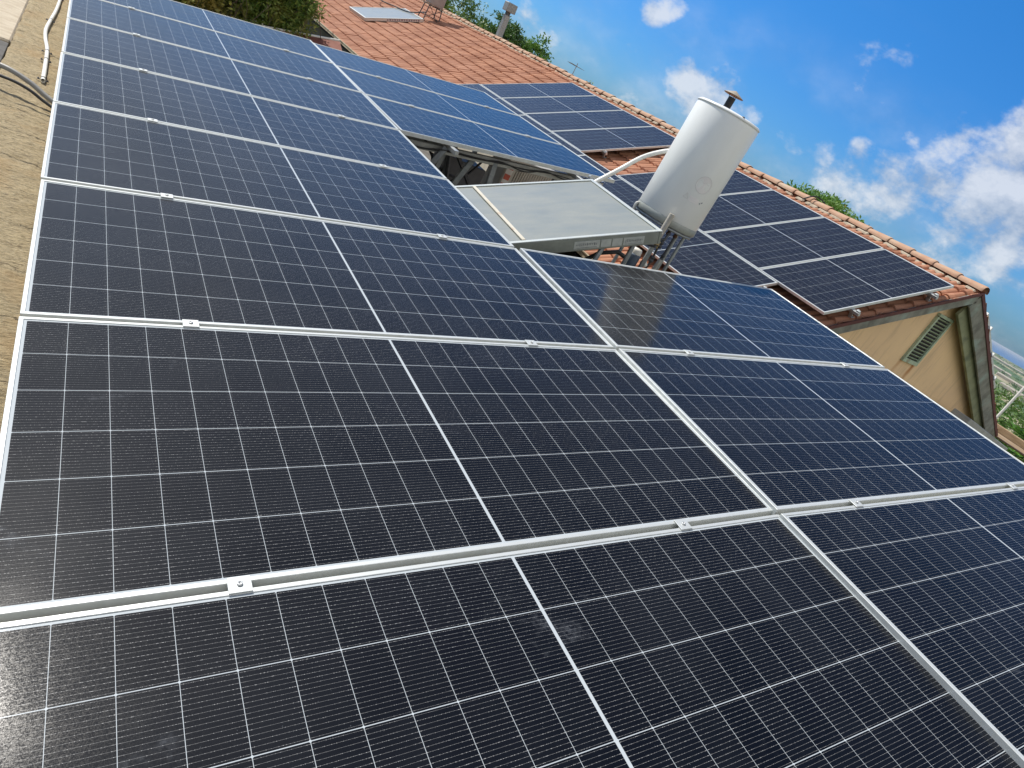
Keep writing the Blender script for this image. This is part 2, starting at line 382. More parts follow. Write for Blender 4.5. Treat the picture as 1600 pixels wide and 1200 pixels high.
t.put(b.inputs['Base Color'], c); t.put(b.inputs['Normal'], t.bump(t.noise(ov, 90, 4), .2, .006))
grey_wood = noisy('weathered_grey_wood', (.28, .285, .24), (.16, .16, .135), .85, 0, 5, 8, .4, 30, (1, 1, 1), c3=(.30, .38, .33), s3=3)
green_wood = noisy('green_painted_wood', (.30, .32, .19), (.20, .22, .13), .8, 0, 4, 7, .3, 30, c3=(.12, .14, .10), s3=2)
mint_m = noisy('mint_paint', (.46, .56, .40), (.34, .42, .30), .6, 0, 10, 5, .1, c3=(.32, .26, .16), s3=9)
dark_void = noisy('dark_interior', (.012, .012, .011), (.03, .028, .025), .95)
red_trim = noisy('dark_red_trim', (.13, .03, .025), (.09, .03, .025), .7)

house = thing('tiled_house', 'long tan house with red tiled gable roof behind the solar array', 'house', (8, 4.5, -6))
HI = Matrix.Translation((-8, -4.5, 6))
def hb(mb, name, m_, parent=house):
    o = mb.build(name, m_, None); o.parent = parent
    if parent is house: o.matrix_basis = HI.copy()
    return o
def tile_sheet(frame, u0, u1, v0, v1, du=.36, dv=.0215, h0=-.222):
    vs = []; fs = []; us = []
    u = u0; k = 0
    while u < u1 - .01:
        ue = min(u + du, u1)
        us += [(u, .034, k), (u + .008, .040, k), ((u + ue) / 2, .023, k), (ue - .001, .006, k)]; u = ue; k += 1
    ny = int((v1 - v0) / dv) + 1
    for (uu, hh, kk) in us:
        sh = rr = 0
        for j in range(ny):
            v = v0 + j * dv
            ph = ((v + (kk % 2) * .0) / .24) % 1.0
            # a broad low roll, a flat pan and a narrow side lap per tile
            if ph < .42: q = .034 * math.sin(math.pi * ph / .42) ** .7
            elif ph < .50: q = -.008
            elif ph < .92: q = .026 * math.sin(math.pi * (ph - .5) / .42) ** .7
            else: q = -.020
            tid = math.floor(v / .24); jit = ((tid * 928371 + kk * 77237) % 97) / 97 - .5
            wave = .014 * math.sin(v * .55 + .6) + .009 * math.sin(v * 1.7 + uu * 2)
            p = frame @ Vector((uu + jit * .008, v, h0 + hh + q + jit * .010 + wave * .6)); vs.append(p)
    nr = len(us)
    for i in range(nr - 1):
        for j in range(ny - 1): fs.append((i * ny + j, (i + 1) * ny + j, (i + 1) * ny + j + 1, i * ny + j + 1))
    return MB().add(vs, fs)
RV0, RV1 = -.06, 25.5
UR = (RIDGE[0] - 7.58696) / .909708
FL = Matrix(BP)
roof_l = tile_sheet(FL, -1.88, UR, RV0, RV1)
o = roof_l.build('tile_roof', tile_m, None); o.data.transform(FL.inverted()); o.parent = house; o.matrix_basis = HI @ FL
FR = frame_mtx((RIDGE[0], 4.48666, (BP @ Vector((UR, 0, 0))).z), (math.cos(SLR), 0, -math.sin(SLR)), (0, 1, 0))
roof_r = tile_sheet(FR, 0.0, 4.9, RV0, RV1, dv=.06)
o = roof_r.build('tile_roof', tile_m, None); o.data.transform(FR.inverted()); o.parent = house; o.matrix_basis = HI @ FR
# ridge caps: half round clay caps, each lapping the next
rc = MB(); yv = 4.42; k = 0; rr_ = random.Random(5)
zr = (FL @ Vector((UR, 0, -.185))).z
while yv < 29.9:
    L = .40; n = 8; r0, r1 = .092, .070; j = rr_.uniform(-.010, .010); vs = []
    for i, (yy, r_) in enumerate(((yv, r0 * .93), (yv + .015, r0), (yv + .05, r0 * .985), (yv + L + .03, r1))):
        for a in range(n + 1):
            an = math.pi * (-.08 + 1.16 * a / n); vs.append((RIDGE[0] + j + math.cos(an) * r_ * 1.25, yy, zr - .012 + j + math.sin(an) * r_ * .80))
    fs = [(i * (n + 1) + a, i * (n + 1) + a + 1, (i + 1) * (n + 1) + a + 1, (i + 1) * (n + 1) + a) for i in range(3) for a in range(n)]
    rc.add(vs, fs, True); yv += L; k += 1
hb(rc, 'ridge_caps', ridge_m)
mo = MB(); yv = 4.45
while yv < 29.9:
    for s_ in (-1, 1):
        mo.cbox((RIDGE[0] + s_ * rr_.uniform(.085, .115), yv + .12, zr - .065 + rr_.uniform(-.012, .008)), (rr_.uniform(.05, .09), rr_.uniform(.16, .26), .04), .018, Matrix.Rotation(s_ * .45, 3, 'Y') @ Matrix.Rotation(rr_.uniform(-.1, .1), 3, 'Z'))
    yv += .27
hb(mo, 'ridge_mortar', mortar)
# gable wall, side walls, soffit
zE = (FL @ Vector((-1.88, 0, -.22))).z; xE = (FL @ Vector((-1.88, 0, -.16))).x; xER = 2 * RIDGE[0] - xE
GY = 4.66; zA = zr - .09
wl = MB(); xa, xb = xE + .35, xER - .35; za = zr - .10 - (RIDGE[0] - xa) * math.tan(SLOPE)
prof = [(xa, -6.0), (xb, -6.0), (xb, zr - .10 - (xb - RIDGE[0]) * math.tan(SLR)), (RIDGE[0], zr - .10), (xa, za)]
for yy0, yy1 in ((GY, GY + .2), (29.5, 29.7)):
    vs = [(p[0], yy, p[1]) for yy in (yy0, yy1) for p in prof]
    wl.add(vs, [(0, 1, 2, 3, 4), (9, 8, 7, 6, 5)] + [(i, (i + 1) % 5, 5 + (i + 1) % 5, 5 + i) for i in range(5)])
sw = MB().box((xa + .1, 17.1, (za - 6.0) / 2 - .02), (.2, 24.7, za + 5.96)); hb(sw, 'side_wall', noisy('dark_olive_wall', (.12, .105, .07), (.07, .06, .045), .9, 0, 2, 6, .3)); wl.box((xb - .1, 17.1, (za - 6.0) / 2 - .02), (.2, 24.7, za + 5.96))  # left side wall coloured dark olive brown, right one tan
o = wl.build('wall', wall_m, None); o.parent = house; o.matrix_basis = HI.copy()
# rake boards and soffit strips
def along(side, y_, dz, ty, hz, cut=0., x0=0., bev=None):
    sl_ = SLOPE if side < 0 else SLR; run = (RIDGE[0] - xE) - cut - x0; L = run / math.cos(sl_)
    cx_ = RIDGE[0] + side * (x0 + run / 2); cz = zr + dz - (x0 + run / 2) * math.tan(sl_)
    mb = MB(); rot = Matrix.Rotation(sl_ * side, 3, 'Y')
    return mb.cbox((cx_, y_, cz), (L, ty, hz), bev, rot) if bev else mb.box((cx_, y_, cz), (L, ty, hz), rot)
hb(along(-1, 4.455, -.125, .035, .150, .02, 0, .004), 'rake_board', grey_wood); hb(along(1, 4.455, -.165, .035, .23, .02, 0, .004), 'rake_board', grey_wood)
hb(along(-1, 4.567, -.135, .186, .02, .2, .1), 'soffit', green_wood); hb(along(1, 4.567, -.135, .186, .02, .2, .1), 'soffit', green_wood)
hb(along(1, 4.530, -.27, .05, .30, .12, .06, .004), 'inner_rake_board', green_wood)
hb(along(-1, 4.428, -.045, .012, .05), 'verge_trim', red_trim); hb(along(1, 4.428, -.045, .012, .05), 'verge_trim', red_trim)
# eave: gutter board with white lip and soffit
ev = MB(); ev.cbox((xE - .012, 17.0, zE + .035), (.03, 25.2, .06), .004); ev.box((xE - .02, 17.0, zE + .075), (.04, 25.2, .012))
hb(ev, 'eave_board', noisy('cream_eave_board', (.50, .43, .30), (.40, .33, .22), .8, 0, 6, 6, .2, c3=(.2, .12, .07), s3=3))
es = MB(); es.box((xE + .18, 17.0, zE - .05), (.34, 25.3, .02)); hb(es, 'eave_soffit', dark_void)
# vent
vf = MB(); vx0, vx1, vz0, vz1 = 10.28, 10.77, -.84, -.03; vy = GY - .012
for (cx_, cz, sx, sz) in (((vx0 + vx1) / 2, vz1 - .022, vx1 - vx0, .044), ((vx0 + vx1) / 2, vz0 + .03, vx1 - vx0, .06), (vx0 + .025, (vz0 + vz1) / 2, .05, vz1 - vz0 - .104), (vx1 - .025, (vz0 + vz1) / 2, .05, vz1 - vz0 - .104)):
    vf.cbox((cx_, vy - .008, cz), (sx, .045, sz), .004)
vent = hb(vf, 'louvre_vent', mint_m)
sl = MB()
for i in range(14):
    zc = vz0 + .085 + i * (vz1 - vz0 - .15) / 13.2
    sl.box(((vx0 + vx1) / 2, vy - .004, zc), (vx1 - vx0 - .1, .034, .006), Matrix.Rotation(R(-38), 3, 'X'))
hb(sl, 'slats', mint_m, vent)
vb = MB().box(((vx0 + vx1) / 2, GY - .006, (vz0 + vz1) / 2), (vx1 - vx0 - .09, .008, vz1 - vz0 - .09)); hb(vb, 'vent_void', dark_void, vent)

# ---------------------------------------------------------------- rails under the roof panels
def rails(name, label, frame, us, v0, v1, h=-TH - .022, group='mounting rails'):
    inv = None; root = thing(name, label, 'rail', mtx=frame @ T(us[0], v0, h), group=group)
    for u in us:
        mb = MB().cbox((u - us[0], (v1 - v0) / 2, 0), (.04, v1 - v0, .042), .003); mb.build('rail', alu_side, root)
        n = max(2, int((v1 - v0) / 1.3))
        for k in range(n + 1):
            vv = .12 + k * (v1 - v0 - .24) / n
            ft = MB(); ft.cbox((u - us[0] + .026, vv, -.044), (.012, .05, .13), .002); ft.cbox((u - us[0] + .055, vv, -.105), (.06, .05, .010), .002)
            ft.build('roof_hook', alu_side, root)
        ec = MB()
        for vv, sg in ((.0, 1),):
            ec.cbox((u - us[0], vv + .03, .028), (.03, .05, .035), .004); ec.lathe((u - us[0], vv + .03, .045), [(.0001, 0), (.009, 0), (.009, .007), (.0001, .007)], 8)
        ec.build('end_clamp', alu, root)
    return root
rails('mounting_rails', 'silver rail ends sticking out under the panel nearest the gable', BP, (.5, 1.95), -.10, 4.62)
rails('mounting_rails', 'silver rails under the upper panels past the bare tiles', BP, (.5, 1.95), OFF2 - .08, OFF2 + 4.65)
rails('mounting_rails', 'silver rails under the lower lengthwise panels', BP, (-.95, -.25), .72, 10.5)
rails('mounting_rails', 'silver rails with shiny clamps down the far roof slope', BR, (.35, 1.15, 1.95), -.06, 2.4)

# ---------------------------------------------------------------- foreground flat roof and coping wall
stone, t, b = mat('weathered_stone', (.5, .42, .28), .9)
tcn = t.new('ShaderNodeTexCoord'); ov = tcn.outputs['Object']
sv = t.map(ov, (.8, 2.2, 1), (0, 0, R(-8)))
c = t.mix(t.ramp(t.noise(sv, 5, 8, .68), .36, .66), (.66, .53, .31, 1), (.50, .39, .22, 1))
c = t.mix(t.ramp(t.noise(sv, 52, 8, .78), .48, .60, 0, .8), c, (.20, .145, .08, 1))
c = t.mix(t.ramp(t.noise(sv, 95, 6, .75), .54, .66, 0, .85), c, (.80, .70, .48, 1))
c = t.mix(t.ramp(t.noise(t.map(ov, (1, 1, 1), loc=(5, 2, 0)), 3.1, 5, .6), .50, .68, 0, .6), c, (.56, .37, .17, 1))
x, y, z = t.sep(ov)
wob = t.m('MULTIPLY', t.m('SUBTRACT', t.noise(ov, 5, 6, .7), .5), .16)
fr = t.m('ABSOLUTE', t.m('SUBTRACT', t.m('FRACT', t.m('DIVIDE', t.m('ADD', t.m('ADD', y, wob), t.m('MULTIPLY', x, .2)), .36)), .5))
crack = t.m('MULTIPLY', t.ramp(fr, .0, .013, 1, 0), t.ramp(t.noise(ov, 6, 3), .40, .55, .1, 1))
c = t.mix(t.m('MULTIPLY', crack, .75), c, (.12, .085, .055, 1))
t.put(b.inputs['Base Color'], c)
hgt = t.m('SUBTRACT', t.m('ADD', t.noise(sv, 34, 8, .72), t.noise(sv, 6, 4)), t.m('MULTIPLY', crack, 1.2))
t.put(b.inputs['Normal'], t.bump(hgt, 1.0, .03))
concrete = noisy('pale_concrete', (.58, .50, .37), (.46, .38, .27), .9, 0, 9, 8, .5, 40, (1, 2, 1))
roofing = noisy('dusty_roofing_felt', (.16, .145, .12), (.105, .095, .08), .95, 0, 5, 8, .4, 50, c3=(.30, .26, .20), s3=1.2)
cream_m = noisy('cream_plaster', (.60, .54, .42), (.50, .44, .33), .9, 0, 6, 6, .2)

bld = thing('flat_roof_building', 'flat roofed building with cream floor that carries the solar array', 'building', (2.5, 4, -6))
def fb(mb, name, m_, loc=(2.5, 4, -6)):
    o = mb.build(name, m_, None); o.data.transform(Matrix.Translation((-loc[0], -loc[1], -loc[2]))); o.parent = bld; return o
q = MB().box((2.7, 4.25, -3.97), (6.2, 15.5, 4.06)); fb(q, 'roof_deck', roofing)
q = MB().box((5.2, 7.3, -1.925), (1.1, 3.6, .03)); fb(q, 'sunlit_strip', cream_m)  # cream colour paints the sunlit part of the dark roof floor
# coping wall (its own thing): blocks with a rough, slightly irregular top
cw_ = thing('stone_wall', 'rough tan stone wall top with cracks left of the panels', 'wall', (-.1, 4, -6))
mb = MB(); ny = 760; nx = 34; vs = []; x0, x1, y0, y1 = -.262, .34, -1.5, 13.0
for j in range(ny + 1):
    for i in range(nx + 1):
        X = x0 + (x1 - x0) * i / nx; Y = y0 + (y1 - y0) * j / ny
        h = noise.fractal(Vector((X * 9, Y * 12, 3)), .6, 2.1, 6) * .0075
        ed = .010 * noise.noise(Vector((0, Y * 6, 1))) if i == 0 else 0
        e2 = -.012 if i == 0 else 0
        vs.append((X + ed, Y, -1.412 + h + e2))
mb.add(vs, [(j * (nx + 1) + i, j * (nx + 1) + i + 1, (j + 1) * (nx + 1) + i + 1, (j + 1) * (nx + 1) + i) for j in range(ny) for i in range(nx)], True)
o = mb.build('coping', stone); o.data.transform(Matrix.Translation((.1, -4, 6))); o.parent = cw_
o = MB().box((.039, 5.75, -3.735), (.596, 14.5, 4.55)).build('wall_body', stone); o.data.transform(Matrix.Translation((.1, -4, 6))); o.parent = cw_
# second, paler ledge outside it, and the dark sheet roof below
lg = MB().cbox((-.713, 9.57, -3.772), (.90, 7.15, 4.70), .012)
o = lg.build('concrete_ledge', concrete); tag(o, 'pale smooth concrete ledge at the top left corner outside the stone wall', 'ledge')
sh = MB(); 
for k in range(12): sh.cbox((-.78, 5.67 - .62 * k, -1.450 + .004 * (k % 2)), (1.02, .615, .03), .004)
grey_sheet = noisy('dark_grey_sheet', (.105, .095, .08), (.07, .064, .055), .7, .1, 12, 6, .2)
o = sh.build('sheet_roof', grey_sheet); tag(o, 'dark grey sheet roof at the left edge below the stone wall', 'roof')

# conduits on the coping
def cyl_thing(name, label, cat, pts, r, m_, n=12, group=None):
    base = Vector(pts[0]); mb = MB().tube([Vector(p) - base for p in pts], r, n)
    o = mb.build(name, m_); o.location = base; return tag(o, label, cat, group)
def spline(pts, n=8):
    P = [Vector(p) for p in pts]; P = [P[0] * 2 - P[1]] + P + [P[-1] * 2 - P[-2]]; out = []
    for i in range(1, len(P) - 2):
        for k in range(n):
            t_ = k / n; a, b_, c_, d_ = P[i - 1:i + 3]
            out.append(.5 * ((2 * b_) + (-a + c_) * t_ + (2 * a - 5 * b_ + 4 * c_ - d_) * t_ ** 2 + (-a + 3 * b_ - 3 * c_ + d_) * t_ ** 3))
    out.append(P[-2]); return out
pvc = thing('conduit_pipe', 'white plastic conduit pipe clipped along the stone wall top', 'pipe', (-.05, 5.2, -1.40))
pp = spline([(-.046, 5.20, -1.392), (-.052, 5.55, -1.390), (-.063, 6.0, -1.389), (-.088, 6.30, -1.388), (-.100, 6.60, -1.388), (-.088, 7.0, -1.389), (-.070, 7.5, -1.390), (-.062, 8.2, -1.391), (-.060, 9.6, -1.391)])
mb = MB().tube([p - Vector((-.05, 5.2, -1.40)) for p in pp], .0125, 14, cap=False)
mb.lathe(Vector((-.046, 5.20, -1.392)) - Vector((-.05, 5.2, -1.40)), [(.0125, 0), (.0105, 0), (.0105, .06)], 14, Vector((-.02, 1, 0)).normalized())
mb.build('pipe', white_plastic, pvc)
MB().lathe((.004, .05, .008), [(.0104, 0), (.0001, 0)], 12, Vector((0, 1, 0))).build('pipe_bore', dark_void, pvc)
for yy in (5.26, 5.72, 5.95, 7.02, 8.1):
    k = min(range(len(pp)), key=lambda i: abs(pp[i].y - yy)); p = pp[k] - Vector((-.05, 5.2, -1.40))
    c = MB()
    ring = [p + Vector((math.cos(a) * .0142, 0, math.sin(a) * .0142)) for a in [math.pi * q / 8 for q in range(9)]]
    vs = [r_ + Vector((0, d_, 0)) for d_ in (-.006, .006) for r_ in ring]
    c.add(vs, [(i, i + 1, 9 + i + 1, 9 + i) for i in range(8)], True)
    c.box(p + Vector((-.022, 0, -.008)), (.018, .012, .004)); c.box(p + Vector((.022, 0, -.008)), (.018, .012, .004))
    c.lathe(p + Vector((-.024, 0, -.006)), [(.004, 0), (.004, .006), (.0001, .007)], 8); c.lathe(p + Vector((.024, 0, -.006)), [(.004, 0), (.004, .006), (.0001, .007)], 8)
    c.build('pipe_clip', dark_steel, pvc)
cyl_thing('flexible_conduit', 'thick grey flexible conduit arching over the stone wall under the panels', 'cable', spline([(-.75, 4.95, -1.50), (-.42, 4.93, -1.34), (-.24, 4.86, -1.30), (-.11, 4.80, -1.315), (-.01, 4.74, -1.35), (.12, 4.66, -1.385)]), .0145, grey_plastic)
cyl_thing('black_cable', 'black cable arching over the stone wall just below the grey conduit', 'cable', spline([(-.75, 4.72, -1.47), (-.40, 4.74, -1.335), (-.21, 4.71, -1.315), (-.10, 4.68, -1.325), (-.01, 4.64, -1.355), (.12, 4.58, -1.385)]), .0085, black_rubber)

# ---------------------------------------------------------------- steel frame under the array
sf = thing('array_support_frame', 'grey steel frame of posts and beams under the near solar array', 'frame', (2.4, 5.8, -1.9))
O_ = Vector((2.4, 5.8, -1.9))
def sub(mb, name, m_, parent=sf, org=O_):
    o = mb.build(name, m_); o.data.transform(Matrix.Translation(-org)); o.parent = parent; return o
for fr_, u, v0, v1 in ((A0, .48, -1.2, 7.0), (A0, 1.9, -1.2, 7.0), (A1, .5, -1.2, 2.33), (A1, 1.92, -1.2, 2.33), (A2, .5, -.13, 3.5), (A2, 1.92, -.13, 3.5)):
    mb = MB(); a = fr_ @ Vector((u, (v0 + v1) / 2, -TH - .022)); rot = fr_.to_3x3()
    mb.cbox(a, (.04, v1 - v0, .042), .003, rot); sub(mb, 'rail', alu_side)
def beam(p0, p1, sx, sz, m_, name='beam'):
    p0, p1 = Vector(p0), Vector(p1); d = p1 - p0; rot = d.to_track_quat('X', 'Z').to_matrix()
    return sub(MB().cbox((p0 + p1) / 2, (d.length, sx, sz), .003, rot), name, m_)
lt_grey = noisy('pale_grey_steel', (.52, .52, .48), (.42, .42, .39), .55, .3, 12, 5, .1)
for v in (.05, 2.2):
    beam(A2 @ Vector((-.05, v + .1, -TH - .085)), A2 @ Vector((2.38, v + .1, -TH - .085)), .04, .07, lt_grey)
for v in (-.9, 1.9, 4.3, 6.3):
    beam(A0 @ Vector((.05, v, -TH - .085)), A0 @ Vector((2.35, v, -TH - .085)), .04, .07, lt_grey)
for v in (-.9, 1.9):
    beam(A1 @ Vector((.05, v, -TH - .085)), A1 @ Vector((2.35, v, -TH - .085)), .04, .07, lt_grey)
beam((2.95, 5.88, -.87), (2.93, 6.05, -1.9), .05, .05, galv, 'post'); beam((2.90, 5.78, -.86), (2.62, 5.95, -1.88), .06, .05, galv, 'post')
beam((3.46, 5.85, -.80), (3.62, 5.82, -1.9), .065, .05, galv, 'post'); beam((3.30, 5.95, -.85), (3.05, 6.02, -1.9), .05, .05, galv, 'brace')
beam((2.98, 5.84, -.90), (3.42, 6.1, -1.9), .035, .03, dark_steel, 'brace'); beam((3.02, 5.98, -.92), (3.50, 6.25, -1.9), .035, .03, galv, 'brace')
beam((3.2, 6.4, -.84), (3.9, 6.6, -1.4), .04, .04, dark_steel, 'brace'); beam((4.3, 6.0, -.7), (4.32, 6.1, -1.9), .05, .05, galv, 'post')
for x_, y_ in ((.8, .3), (2.2, .3), (.8, 3.0), (2.2, 3.0), (.8, 5.4), (2.2, 5.4), (.8, 7.4), (2.2, 8.0), (3.0, 8.0), (4.4, 8.0), (4.4, .3), (4.4, 3.0)):
    zt = (A0 if x_ < 2.39 else A1 if y_ < 4 else A2) @ Vector((x_ - (.04 if x_ < 2.39 else 2.39), 0, -TH - .1))
    beam((x_, y_, -1.92), (x_, y_, zt.z), .05, .05, galv, 'post')
# cables slung below the front edge of the pale blue panels
cb_r = random.Random(9)
for i in range(5):
    pts = []
    for k in range(9):
        u = -.0 + k * (2.2 / 8) + cb_r.uniform(-.05, .05); pts.append(A2 @ Vector((u, .06 + .03 * i, -TH - .045 - .02 * i * .5 - cb_r.uniform(0, .03) - (.02 if k % 2 else 0))))
    cyl_thing('solar_cable', 'thin black cables tied in a bundle under the front edge of the pale blue panels', 'cable', spline(pts, 5), .0055, black_rubber, 6, 'cables under the pale blue panels')
for i, pts in enumerate(([(2.75, 6.3, -1.0), (2.95, 6.2, -1.35), (3.15, 6.25, -1.30), (3.3, 6.4, -.98)], [(3.0, 6.5, -.98), (3.2, 6.4, -1.15), (3.55, 6.5, -1.20), (3.8, 6.6, -.9)], [(2.9, 6.0, -1.0), (3.05, 6.05, -1.25), (3.25, 6.1, -1.2), (3.4, 6.2, -1.0)])):
    cyl_thing('black_cable', ['black cable loop hanging by the leaning post under the array', 'black cable sagging between the braces under the array', 'short black cable hanging behind the front post'][i], 'cable', spline(pts), .013, black_rubber, 8)
for i, (a, b_, r_, m_, lab) in enumerate((((2.6, 7.6, -1.84), (4.9, 6.6, -1.86), .035, white_plastic, 'cream pipe lying on the dark roof floor, the farther one'), ((2.3, 6.55, -1.85), (4.1, 5.75, -1.87), .04, white_plastic, 'cream pipe lying on the dark roof floor, the nearer one'), ((2.3, 8.3, -1.80), (4.2, 7.5, -1.80), .055, terra_plastic, 'short orange drain pipe in the shade under the array'))):
    cyl_thing('floor_pipe', lab, 'pipe', [a, b_], r_, m_, 12)
# air conditioner boxes in the shade
ac_m = noisy('cream_metal_case', (.50, .47, .40), (.42, .39, .33), .5, .1, 8, 5)
ac = thing('air_conditioner', 'cream ribbed air conditioner case in the shade behind the flat collector', 'air conditioner', (5.12, 7.6, -1.60))
q = MB().cbox((0, 0, .37), (1.15, .40, .72), .015)
for k in range(22): q.cbox((-.40 + k * .036, -.205, .38), (.010, .012, .58), .003)
q.build('case', ac_m, ac); q = MB()
for s_ in (-1, 1): q.cbox((s_ * .4, 0, -.15), (.06, .42, .30), .004)
q.build('foot', dark_steel, ac)
q = MB().cbox((-.50, -.204, .5), (.10, .006, .34), .001); lbo = q.build('warning_label', noisy('label_white', (.7, .68, .62), (.6, .58, .52), .5), ac)
q = MB()
for zz, hh in ((.60, .08), (.46, .07), (.36, .03)): q.box((-.50, -.2085, zz), (.085, .003, hh))
q.build('label_print', noisy('label_red', (.55, .10, .05), (.45, .09, .05), .5), lbo)
q = MB().cbox((.62, -.05, .5), (.16, .3, .3), .02); q.build('side_cover', white_plastic, ac)
o = MB().cbox((0, 0, 0), (.55, .35, .7), .01).build('inverter_box', noisy('dark_grey_case', (.12, .12, .125), (.09, .09, .095), .5)); o.location = (3.95, 7.4, -1.5); tag(o, 'dark grey equipment box standing in shade under the pale blue panels', 'box')
bx = MB().cbox((0, 0, .30), (.22, .16, .26), .01).box((0, 0, .08), (.05, .05, .18)).cbox((0, -.083, .34), (.12, .008, .10), .002)
o = bx.build('junction_cabinet', white_plastic); o.location = (3.1, 7.9, -1.9); tag(o, 'small pale junction cabinet on a short post under the array', 'box')

o = MB().cbox((0, 0, 0), (.12, 3.4, .95), .01).build('low_wall', cream_m); o.location = (5.72, 9.5, -1.42); tag(o, 'low cream wall behind the air conditioner under the array', 'wall')
# ---------------------------------------------------------------- flat plate collector
glass_m, t, b = mat('collector_glass', (.30, .36, .38), .14)
tcn = t.new('ShaderNodeTexCoord'); ov = tcn.outputs['Object']
c = t.mix(t.ramp(t.noise(t.map(ov, (1, 3, 1)), 2.2, 5, .6), .35, .7), (.20, .225, .215, 1), (.26, .27, .235, 1))
c = t.mix(t.ramp(t.noise(ov, 45, 5, .7), .60, .8, 0, .3), c, (.52, .50, .44, 1))
t.put(b.inputs['Base Color'], c); b.inputs['Coat Weight'].default_value = .5; b.inputs['Coat Roughness'].default_value = .08
t.put(b.inputs['Roughness'], t.ramp(t.noise(ov, 6, 4), .3, .7, .45, .6))
coll_frame = noisy('grey_green_collector_frame', (.27, .29, .25), (.21, .225, .195), .55, .1, 8, 5, .08)
coll_lip = noisy('pale_collector_lip', (.62, .65, .62), (.5, .53, .5), .4, .4, 12, 4)
uC = Vector((.9066, .0, .4150)); vC = Vector((.087, .996, 0)).normalized()
CF = frame_mtx((2.591, 3.600, -.929), uC - vC * uC.dot(vC), vC)
coll = thing('solar_collector', 'large flat pale grey solar water collector left of the white tank', 'solar collector', mtx=CF)
CU0, CU1, CV0, CV1 = -.85, 1.125, 0.06, 1.20
cx_, cy_ = (CU0 + CU1) / 2, (CV0 + CV1) / 2; sx, sy = CU1 - CU0, CV1 - CV0
# near edge is not quite parallel: shear a little so the box keeps its real corner positions
def collector(parent, cx_, cy_, sx, sy, th, lip, mf, ml, mg):
    f = MB()
    for s_ in (-1, 1):
        f.cbox((cx_ + s_ * (sx / 2 - .012), cy_, -th / 2 - .002), (.024, sy, th), .004); f.cbox((cx_, cy_ + s_ * (sy / 2 - .012), -th / 2 - .002), (sx - .05, .024, th - .002), .004)
    f.box((cx_, cy_, -th + .004), (sx - .05, sy - .05, .006)); f.build('casing', mf, parent)
    l = MB()
    for s_ in (-1, 1):
        l.cbox((cx_ + s_ * (sx / 2 - lip / 2), cy_, .002), (lip, sy + .004, .008), .002); l.cbox((cx_, cy_ + s_ * (sy / 2 - lip / 2), .002), (sx - 2 * lip, lip, .0076), .002)
    l.build('rim', ml, parent)
    MB().box((cx_, cy_, -.006), (sx - .05, sy - .05, .006)).build('glass', mg, parent)
collector(coll, cx_, cy_, sx, sy, .095, .030, coll_frame, coll_lip, glass_m)
q = MB().cbox((.055, cy_, .004), (.028, sy - .07, .010), .003); q.build('cream_bar', noisy('stained_cream_bar', (.60, .57, .48), (.52, .47, .36), .6, 0, 10, 5, c3=(.42, .20, .10), s3=5), coll)  # cream strip with reddish blotches running across the glass
# paper labels with faint print on the near side
lab_m = noisy('faded_label', (.46, .48, .44), (.38, .40, .37), .6, 0, 30, 4)
ink = noisy('faded_ink', (.13, .14, .15), (.2, .21, .22), .7)
rl = random.Random(4)
for (a, b_) in ((.42, .62), (.63, .71), (.72, .80), (.81, .98)):
    lb = MB().cbox(((a + b_) / 2, CV0 - .001, -.052), (b_ - a, .004, .056), .0008).build('maker_label', lab_m, coll)
    if b_ - a > .1:
        pr = MB(); xx = a + .015
        while xx < b_ - .02:
            wd = rl.uniform(.006, .014); hh = rl.uniform(.008, .022)
            pr.box((xx + wd / 2, CV0 - .0045, -.048 + rl.uniform(-.003, .003)), (wd * .35, .001, hh)); pr.box((xx + wd / 2, CV0 - .0045, -.048 + rl.choice((-1, 0, 1)) * hh / 2.2), (wd, .001, .0022)); xx += wd + .004
        pr.box(((a + b_) / 2, CV0 - .0045, -.071), ((b_ - a) * .8, .001, .003)); pr.build('label_print', ink, lb)
# legs of the collector
lg_ = MB(); CFI = CF.inverted()
def leg_to(p_local, foot_world, r_=.018, m_=galv):
    f_ = CFI @ Vector(foot_world); mb = MB().tube([p_local, f_], r_, 8); mb.build('leg', m_, coll)
leg_to((.68, .10, -.09), (3.10, 3.55, -1.9)); leg_to((.95, .12, -.09), (3.55, 3.62, -1.9)); leg_to((1.0, 1.1, -.09), (3.75, 4.85, -1.9)); leg_to((.1, .2, -.09), (2.7, 3.8, -1.9))
# pipe union at the collector's near right corner
un = thing('pipe_union', 'shiny compression fitting at the collector corner beside the tank legs', 'pipe fitting', (3.60, 3.66, -.53))
un.rotation_euler = (0, R(-24), 0)
MB().lathe((0, 0, 0), [(.012, -.06), (.02, -.055), (.02, -.02), (.030, -.018), (.030, .012), (.026, .016), (.026, .05), (.018, .055), (.018, .11)], 10, Vector((1, 0, 0))).build('union_body', noisy('dull_chrome', (.6, .6, .58), (.4, .4, .38), .25, .9, 30, 3), un)
MB().lathe((-.03, 0, 0), [(.035, -.02), (.038, -.01), (.038, .008), (.02, .012)], 12, Vector((1, 0, 0))).build('rubber_seal', black_rubber, un)

